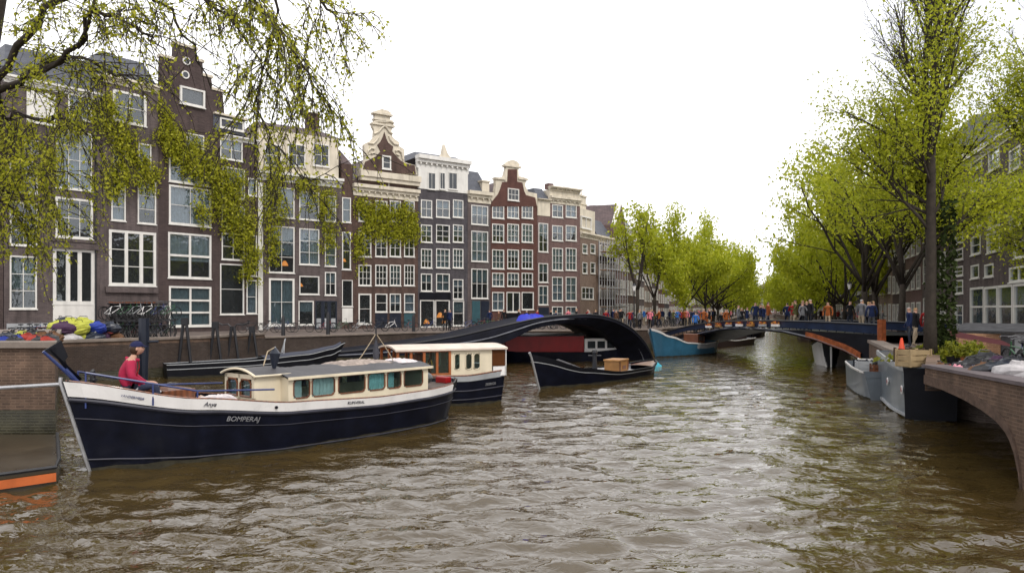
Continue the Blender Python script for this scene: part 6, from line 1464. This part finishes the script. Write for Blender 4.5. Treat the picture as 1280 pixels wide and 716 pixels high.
for i in range(8): Yb = 14.2 + i * .42; xx = 10.6 + i * .22; bike(xx, Yb, ZG, 1.3 + rb_.uniform(-.3, .3), 'parked among the bags behind the right quay coping', 'bicycles behind the right quay coping')
for i in range(6): Yb = 27 + i * 2.2; bike(17.2 + (Yb - 27) * .42, Yb, ZG, rb_.uniform(.8, 1.6), 'parked on the right bank near the big trunks', 'bicycles near the big trunks')

# ------------------------------------------------------------------ bags and clutter
def sack(loc, s_, m, label, seed, group, kind='bag'):
    rnd = random.Random(seed); t = thing(kind, label, kind, loc, rnd.uniform(0, 6), group)
    q = MB(); rows = []; N = 12
    for i in range(9):
        v = i / 8; rr = s_ * (.55 + .45 * math.sin(math.pi * min(v * .9 + .12, 1))) * (1 if v < .85 else .55)
        rows.append([(rr * math.cos(a) * (1 + .12 * math.sin(3 * a + seed)) * rnd.uniform(.93, 1.07), rr * .7 * math.sin(a) * rnd.uniform(.86, 1.14), v * s_ * 1.0 + rnd.uniform(-.06, .06) * s_) for a in [2 * math.pi * k / N for k in range(N)]])
    q.grid(rows, close=True); q.add(rows[-1], [tuple(range(N))]); q.build('sack', m, t)
    q = MB(); z = s_ * .95; q.tube([(-s_ * .3, 0, z), (-s_ * .2, .1 * s_, z + s_ * .16), (s_ * .2, .2 * s_, z + s_ * .14), (s_ * .3, 0, z)], .014, 5); q.build('handle', BLACKM, t); return t
BC = [('bright yellow', mat('yellow_bag', (.36, .37, .05), .7, .3, var=.2, vscale=5)), ('bright blue', mat('blue_bag', (.012, .03, .22), .6, .3, var=.2, vscale=5)), ('red', mat('red_bag', (.28, .03, .02), .7, .3, var=.2, vscale=5)), ('black', BLACKM), ('pale grey', mat('grey_bag', (.4, .38, .38), .8, .2, var=.2, vscale=5)), ('navy', NAVYP), ('pink', mat('pink_bag', (.6, .25, .3), .7, .3, var=.2)), ('light blue', mat('light_blue_bag', (.2, .32, .5), .7, .3, var=.2)), ('purple', mat('purple_bag', (.05, .02, .05), .7, .3)), ('brown', mat('brown_bag', (.12, .06, .03), .8, .2))]
BCd = dict(BC); seed = 0
def quay_y(x):      # depth of the left quay edge on the ray through pixel column x
    k = (x - 640) / F
    for (x0, y0), (x1, y1) in zip(LQ, LQ[1:]):
        dx, dy = x1 - x0, y1 - y0; dn = dx - k * dy
        if abs(dn) > 1e-6:
            t = (k * y0 - x0) / dn
            if 0 <= t <= 1: return y0 + dy * t
    return 33
for x, dy, s_, c_ in ((8, 1.2, .42, 'navy'), (22, 1.0, .34, 'bright blue'), (33, 1.4, .4, 'red'), (44, 1.0, .34, 'red'), (52, 1.8, .42, 'brown'), (62, 1.1, .38, 'black'), (72, 1.4, .42, 'bright yellow'), (84, 1.2, .40, 'bright yellow'), (94, 1.6, .46, 'bright yellow'), (101, 1.0, .42, 'bright yellow'), (88, 2.2, .5, 'bright yellow'), (92, 2.8, .62, 'bright blue'), (110, 1.2, .34, 'pale grey'), (112, 2.0, .42, 'bright yellow'), (121, .9, .38, 'bright blue'), (128, 1.4, .4, 'purple'), (137, 1.2, .36, 'navy'), (28, 2.2, .45, 'bright yellow'), (50, 2.4, .4, 'bright yellow'), (146, 1.2, .36, 'brown'), (104, 2.4, .4, 'purple'), (66, 2.4, .45, 'brown'), (14, 2.4, .45, 'black'), (40, 2.8, .5, 'black'), (78, 2.8, .5, 'navy'), (132, 2.4, .45, 'black'), (98, .8, .4, 'bright yellow'), (88, .7, .36, 'pale grey'), (79, .9, .4, 'purple'), (116, .7, .4, 'navy'), (103, 1.5, .5, 'bright yellow'), (126, 1.9, .45, 'red'), (5, .6, .3, 'bright blue'), (18, .5, .3, 'black'), (57, .5, .3, 'red'), (48, .5, .3, 'black')):
    seed += 1
    if x < 70: Yq = 18.6 + dy * .45; zq = 2.3; s_ *= .72
    else: Yq = quay_y(x) + dy + .3; zq = ZG + (.55 if seed % 2 else .05); s_ *= 1.35
    sack(((x - 640) / F * Yq, Yq, zq), s_ * 1.05, BCd[c_], '%s bag in the heap on the left quay wall' % c_, seed, 'bags heaped on the left quay')
# right quay clutter, standing just behind the coping of the arched wall
def rq(x, back): # point behind the right coping on the ray through column x
    k = (x - 640) / F; A = Vector((9.9, 17.25)); d_ = Vector((-.65, -4.25)).normalized(); nn = Vector((-d_.y, d_.x)); A = A + nn * back
    t = (k * A.y - A.x) / (d_.x - k * d_.y); return A + d_ * t
for x, bk, s_, c_ in ((1196, .5, .17, 'pink'), (1203, .8, .2, 'pale grey'), (1208, .5, .14, 'pale grey'), (1214, .9, .24, 'black'), (1226, 1.0, .26, 'black'), (1221, .55, .19, 'light blue'), (1234, .7, .25, 'brown'), (1243, .7, .26, 'black'), (1253, .9, .24, 'red'), (1262, .9, .3, 'navy'), (1274, .8, .3, 'pale grey'), (1270, 1.6, .3, 'navy'), (1248, 1.5, .28, 'purple'), (1184, .6, .14, 'red'), (1176, .7, .15, 'brown'), (1232, 1.6, .3, 'black')):
    p = rq(x, bk); seed += 1; sack((p.x, p.y, ZG + .05), s_ * 1.75, BCd[c_], '%s bag lying behind the coping of the right quay' % c_, seed, 'bags behind the right quay coping')
def pot(loc, s_, label, seed, group, m, lm=LEAFI):
    t = thing('potted_plant', label, 'plant', loc, 0, group); q = MB(); q.tube([(0, 0, 0), (0, 0, s_ * .6)], [s_ * .25, s_ * .36], 12); q.build('pot', m, t, smooth=False)
    rs_ = np.random.RandomState(seed); k = 420; d_ = rs_.normal(size=(k, 3)); d_ /= np.linalg.norm(d_, axis=1)[:, None]; d_ *= rs_.uniform(.3, 1, (k, 1)) * s_ * .65; d_[:, 2] = np.abs(d_[:, 2]) * 1.3 + s_ * .55
    link('foliage', leaf_mesh('foliage', d_, .08 * s_ + .03, lm, rs_), t)
TERRA = mat('terracotta', (.28, .10, .05), .85, .2, var=.2, vscale=6)
for i, (x, bk) in enumerate(((1210, 2.4), (1218, 2.9), (1192, 2.2))): p = rq(x, bk); pot((p.x, p.y, ZG), .55, '%s dark leaved potted plant behind the right quay bags' % ['left', 'middle', 'right'][(1, 2, 0)[i]], i, 'potted plants on the right quay', [TERRA, LGREY, BLACKM][i])
p = rq(1270, 1.4); 
# kiosk / lean-to by the right houses
kp = (20.6, 32.2, ZG)
t = thing('market_kiosk', 'grey white wooden kiosk with sloping roof in front of the right houses', 'kiosk', (P(1238, 0, 25).x, 25, ZG), -1.0); t.scale = (.62, .7, .5)
q = MB(); q.box(-2.2, 2.2, 0, 1.9, 0, 1.7); q.build('walls', LGREY, t); q = MB(); q.add([(-2.4, -.5, 1.72), (2.4, -.5, 1.72), (2.4, 2.1, 2.2), (-2.4, 2.1, 2.2), (-2.4, -.5, 1.80), (2.4, -.5, 1.80), (2.4, 2.1, 2.28), (-2.4, 2.1, 2.28)], [(0, 3, 2, 1), (4, 5, 6, 7), (0, 1, 5, 4), (1, 2, 6, 5), (2, 3, 7, 6), (3, 0, 4, 7)]); q.build('roof', mat('kiosk_roof_felt', (.07, .07, .075), .95, .05, var=.3, dirt=.5), t)
q = MB(); q.box(-1.9, -.4, -.03, .0, .7, 1.5); q.build('hatch', CURT3, t); q = MB(); q.box(.4, 1.2, -.03, 0, .05, 1.6); q.build('door', TARP, t)
q = MB(); 
for x in (-2.3, 2.3): q.tube([(x, -.4, 0), (x, -.4, 1.74)], .04, 6)
q.build('post', BWHITE, t)
t = thing('parasol', 'closed dark red awning cloth on a frame before the kiosk', 'awning', (P(1228, 0, 23).x, 23, ZG)); q = MB(); q.add([(-.9, 0, .75), (1.1, 0, .42), (1.1, .7, .62), (-.9, .7, 1.0)], [(0, 1, 2, 3)]); q.build('cloth', mat('maroon_cloth', (.06, .012, .015), .8, .2), t); q = MB()
for x, y, z in ((-.85, .05, .75), (1.05, .05, .42), (1.05, .65, .62), (-.85, .65, 1.0)): q.tube([(x, y, 0), (x, y, z)], .025, 5)
q.build('frame', BLACKM, t)
# brick planter / low wall by the trees on the right
t = MB(); t.box(0, 2.2, 0, .35, 0, .8); o = t.build('garden_wall', mat('tan_planter_brick', (.26, .15, .09), .85, .2, var=.2, kind='brick', bscale=20)); o.location = (P(1192, 0, 25).x, 25, ZG); o.rotation_euler = (0, 0, -.2); tag(o, 'low tan brick wall right of the mossy trunk', 'wall')

# ------------------------------------------------------------------ posts on the left
def apost(x, ytop, ybot, Yd, label, style):
    k = P(x, ybot, Yd); zt = P(x, ytop, Yd).z; t = thing('mooring_trestle', label, 'mooring trestle', (k.x, Yd, 0), 0, 'black mooring frames before the left quay wall')
    for sg_ in (-1, 1): q = MB(); q.tube([(sg_ * .42, 0, -1.2), (sg_ * .34, 0, .2), (sg_ * .06, 0, zt - .12)], [.07, .07, .08], 6); q.build('leg', BLACKM, t)
    q = MB()
    if style: q.tube([(-.9, 0, zt + .12), (-.55, 0, zt - .05), (-.25, 0, zt), (0, 0, zt - .25), (.25, 0, zt), (.55, 0, zt - .05), (.9, 0, zt + .1)], .045, 6)
    else: q.box(-.16, .16, -.08, .08, zt - .35, zt)
    q.build('head', BLACKM, t)
for x, yt, st, Yd in ((232, 398, 0, 35.9), (270, 402, 0, 37.0), (291, 404, 1, 37.6), (315, 407, 0, 38.4)):
    pass
def lqx(x):
    k = (x - 640) / F
    for (x0, y0), (x1, y1) in zip(LQ, LQ[1:]):
        dx, dy = x1 - x0, y1 - y0; t = (k * y0 - x0) / (dx - k * dy)
        if 0 <= t <= 1: return y0 + dy * t
    return 40
for x, yt, st, lb in ((231, 397, 0, 'leftmost plain'), (269, 402, 0, 'second plain'), (291, 405, 1, 'curly topped'), (315, 408, 0, 'rightmost plain')): apost(x, yt, 460, lqx(x) - .35, '%s black two legged mooring frame before the brick quay' % lb, st)
t = thing('mooring_post', 'thick navy post with short arms standing behind the man in crimson', 'post', (P(180, 0, 28).x, 28, 0))
q = MB(); q.tube([(0, 0, -1.2), (0, 0, 1.0), (0, 0, 2.15), (0, 0, 2.9)], [.15, .15, .2, .2], 8); q.build('post', NAVYP, t, smooth=True); q = MB(); q.tube([(-.3, 0, 1.95), (.55, 0, 2.0)], .06, 6); q.tube([(-.1, 0, 1.1), (-.16, 0, 0)], .07, 6); q.build('arms', NAVYP, t)
for i, (x, Yd, hh) in enumerate(((354, 45.0, 1.3), (410, 46.5, 1.5), (517, 54, 1.3))):
    o = MB(); o.tube([(0, 0, 0), (0, 0, hh * .85), (0, 0, hh)], [.13, .11, .06], 8); ob = o.build('bollard', BLACKM, smooth=True); ob.location = (P(x, 0, Yd).x, Yd, ZG); tag(ob, '%s black iron bollard on the lower quay' % ['left', 'middle', 'right'][i], 'bollard', 'bollards on the lower quay')
# street lamps
def lamp(x, y, label):
    t = thing('street_lamp', label, 'street lamp', (x, y, ZG)); q = MB(); q.tube([(0, 0, 0), (0, 0, .5), (0, 0, .55), (0, 0, 3.4)], [.11, .1, .05, .04], 8); q.build('pole', BLACKM, t, smooth=True)
    q = MB(); q.tube([(0, 0, 3.4), (0, 0, 3.85)], [.1, .18], 6); q.build('lantern', BWHITE, t); q = MB(); q.tube([(0, 0, 3.86), (0, 0, 4.1)], [.22, .03], 6); q.build('cap', BLACKM, t)
lamp(11.2, 66, 'thin black street lamp before the scaffolded house'); lamp(28.6, 61, 'thin black street lamp on the right bank by the bridge')
# warm lit shop interior and window lamps
LIT = bpy.data.materials.new('lit_lamp'); LIT.use_nodes = True; _b = LIT.node_tree.nodes['Principled BSDF']; _b.inputs['Emission Color'].default_value = (1, .32, .05, 1); _b.inputs['Emission Strength'].default_value = .85; _b.inputs['Base Color'].default_value = (.5, .15, .03, 1)
A, u_, n_ = facade_frame(427, 523)
def lit(x, y, s_, label, xa, xb, inset=.45):
    A, u_, n_ = facade_frame(xa, xb); k = (x - 640) / F; r = Vector((k, 1)); M_ = Matrix(((r.x, -u_.x), (r.y, -u_.y))); t, q_ = M_.inverted() @ A; p = A + u_ * q_ - n_ * inset
    tt = thing('lamp', label, 'lamp', (p.x, p.y, CH + (HY - y) / F * t)); q = MB(); s_ *= .72; q.tube([(0, 0, -s_ * .6), (0, 0, 0), (0, 0, s_ * .75)], [s_, s_ * .8, s_ * .3], 12); q.build('lamp_shade', LIT, tt, smooth=True); q = MB(); q.tube([(0, 0, s_ * .7), (0, 0, s_ * .7 + .5)], .015, 5); q.build('cord', BLACKM, tt)
lit(432.5, 325, .28, 'glowing orange lamp in the narrow house window', 427, 441); lit(358, 329, .42, 'large orange lamp behind the wide sash window', 322, 427); lit(378, 356, .3, 'orange lamp in the low window of the grey brown house', 322, 427)
lit(553, 394, .5, 'bright orange glow in the right shop window', 522, 585); lit(536, 402, .42, 'low orange glow in the left shop window', 522, 585); lit(558, 402, .3, 'small orange light low in the right shop window', 522, 585); lit(142, 383, .16, 'small lamp shining in the garage opening', 125, 198, 1.0)
# cone form standing in for unclear red shapes on the grey barge
def cone(x, Yd, label):
    t = thing('cone_stand_in', label, 'stand-in shape', (P(x, 0, Yd).x, Yd, 1.6)); q = MB(); q.tube([(0, 0, .03), (0, 0, .75)], [.16, .03], 12); q.build('cone', mat('cone_orange', (.6, .06, .02), .5, .4), t, smooth=True); q = MB(); q.tube([(0, 0, .3), (0, 0, .45)], [.112, .08], 12); q.build('stripe', BWHITE, t); q = MB(); q.box(-.2, .2, -.2, .2, 0, .03); q.build('base', BLACKM, t)
cone(1127, 22.4, 'orange red cone standing in for unclear red shapes on the grey barge deck')
# small flat boat name board on the stern of boat 3
text_mesh('ZEEROS', .12, 'name_lettering', LETT, b3.root, on_side(b3, .12, .72, .02))

# ------------------------------------------------------------------ one label per thing: add the place where looks do not differ
bpy.context.view_layer.update()
ORD = 'first second third fourth fifth sixth seventh eighth ninth tenth eleventh twelfth thirteenth fourteenth fifteenth sixteenth seventeenth eighteenth nineteenth twentieth'.split()
byl = {}
for o in S.objects:
    if o.parent is None and 'label' in o: byl.setdefault(o['label'], []).append(o)
for lb, os_ in byl.items():
    if len(os_) > 1:
        os_.sort(key=lambda o: o.location.x / max(o.location.y, 1))
        for i, o in enumerate(os_):
            w_ = ORD[i] if i < 20 else '%dth' % (i + 1)
            o['label'] = (w_ + ' from left, ' + lb)
for o in S.objects:
    if o.parent is None and 'label' in o:
        ws = o['label'].split()
        if len(ws) > 16: print('LONG', o['label'])
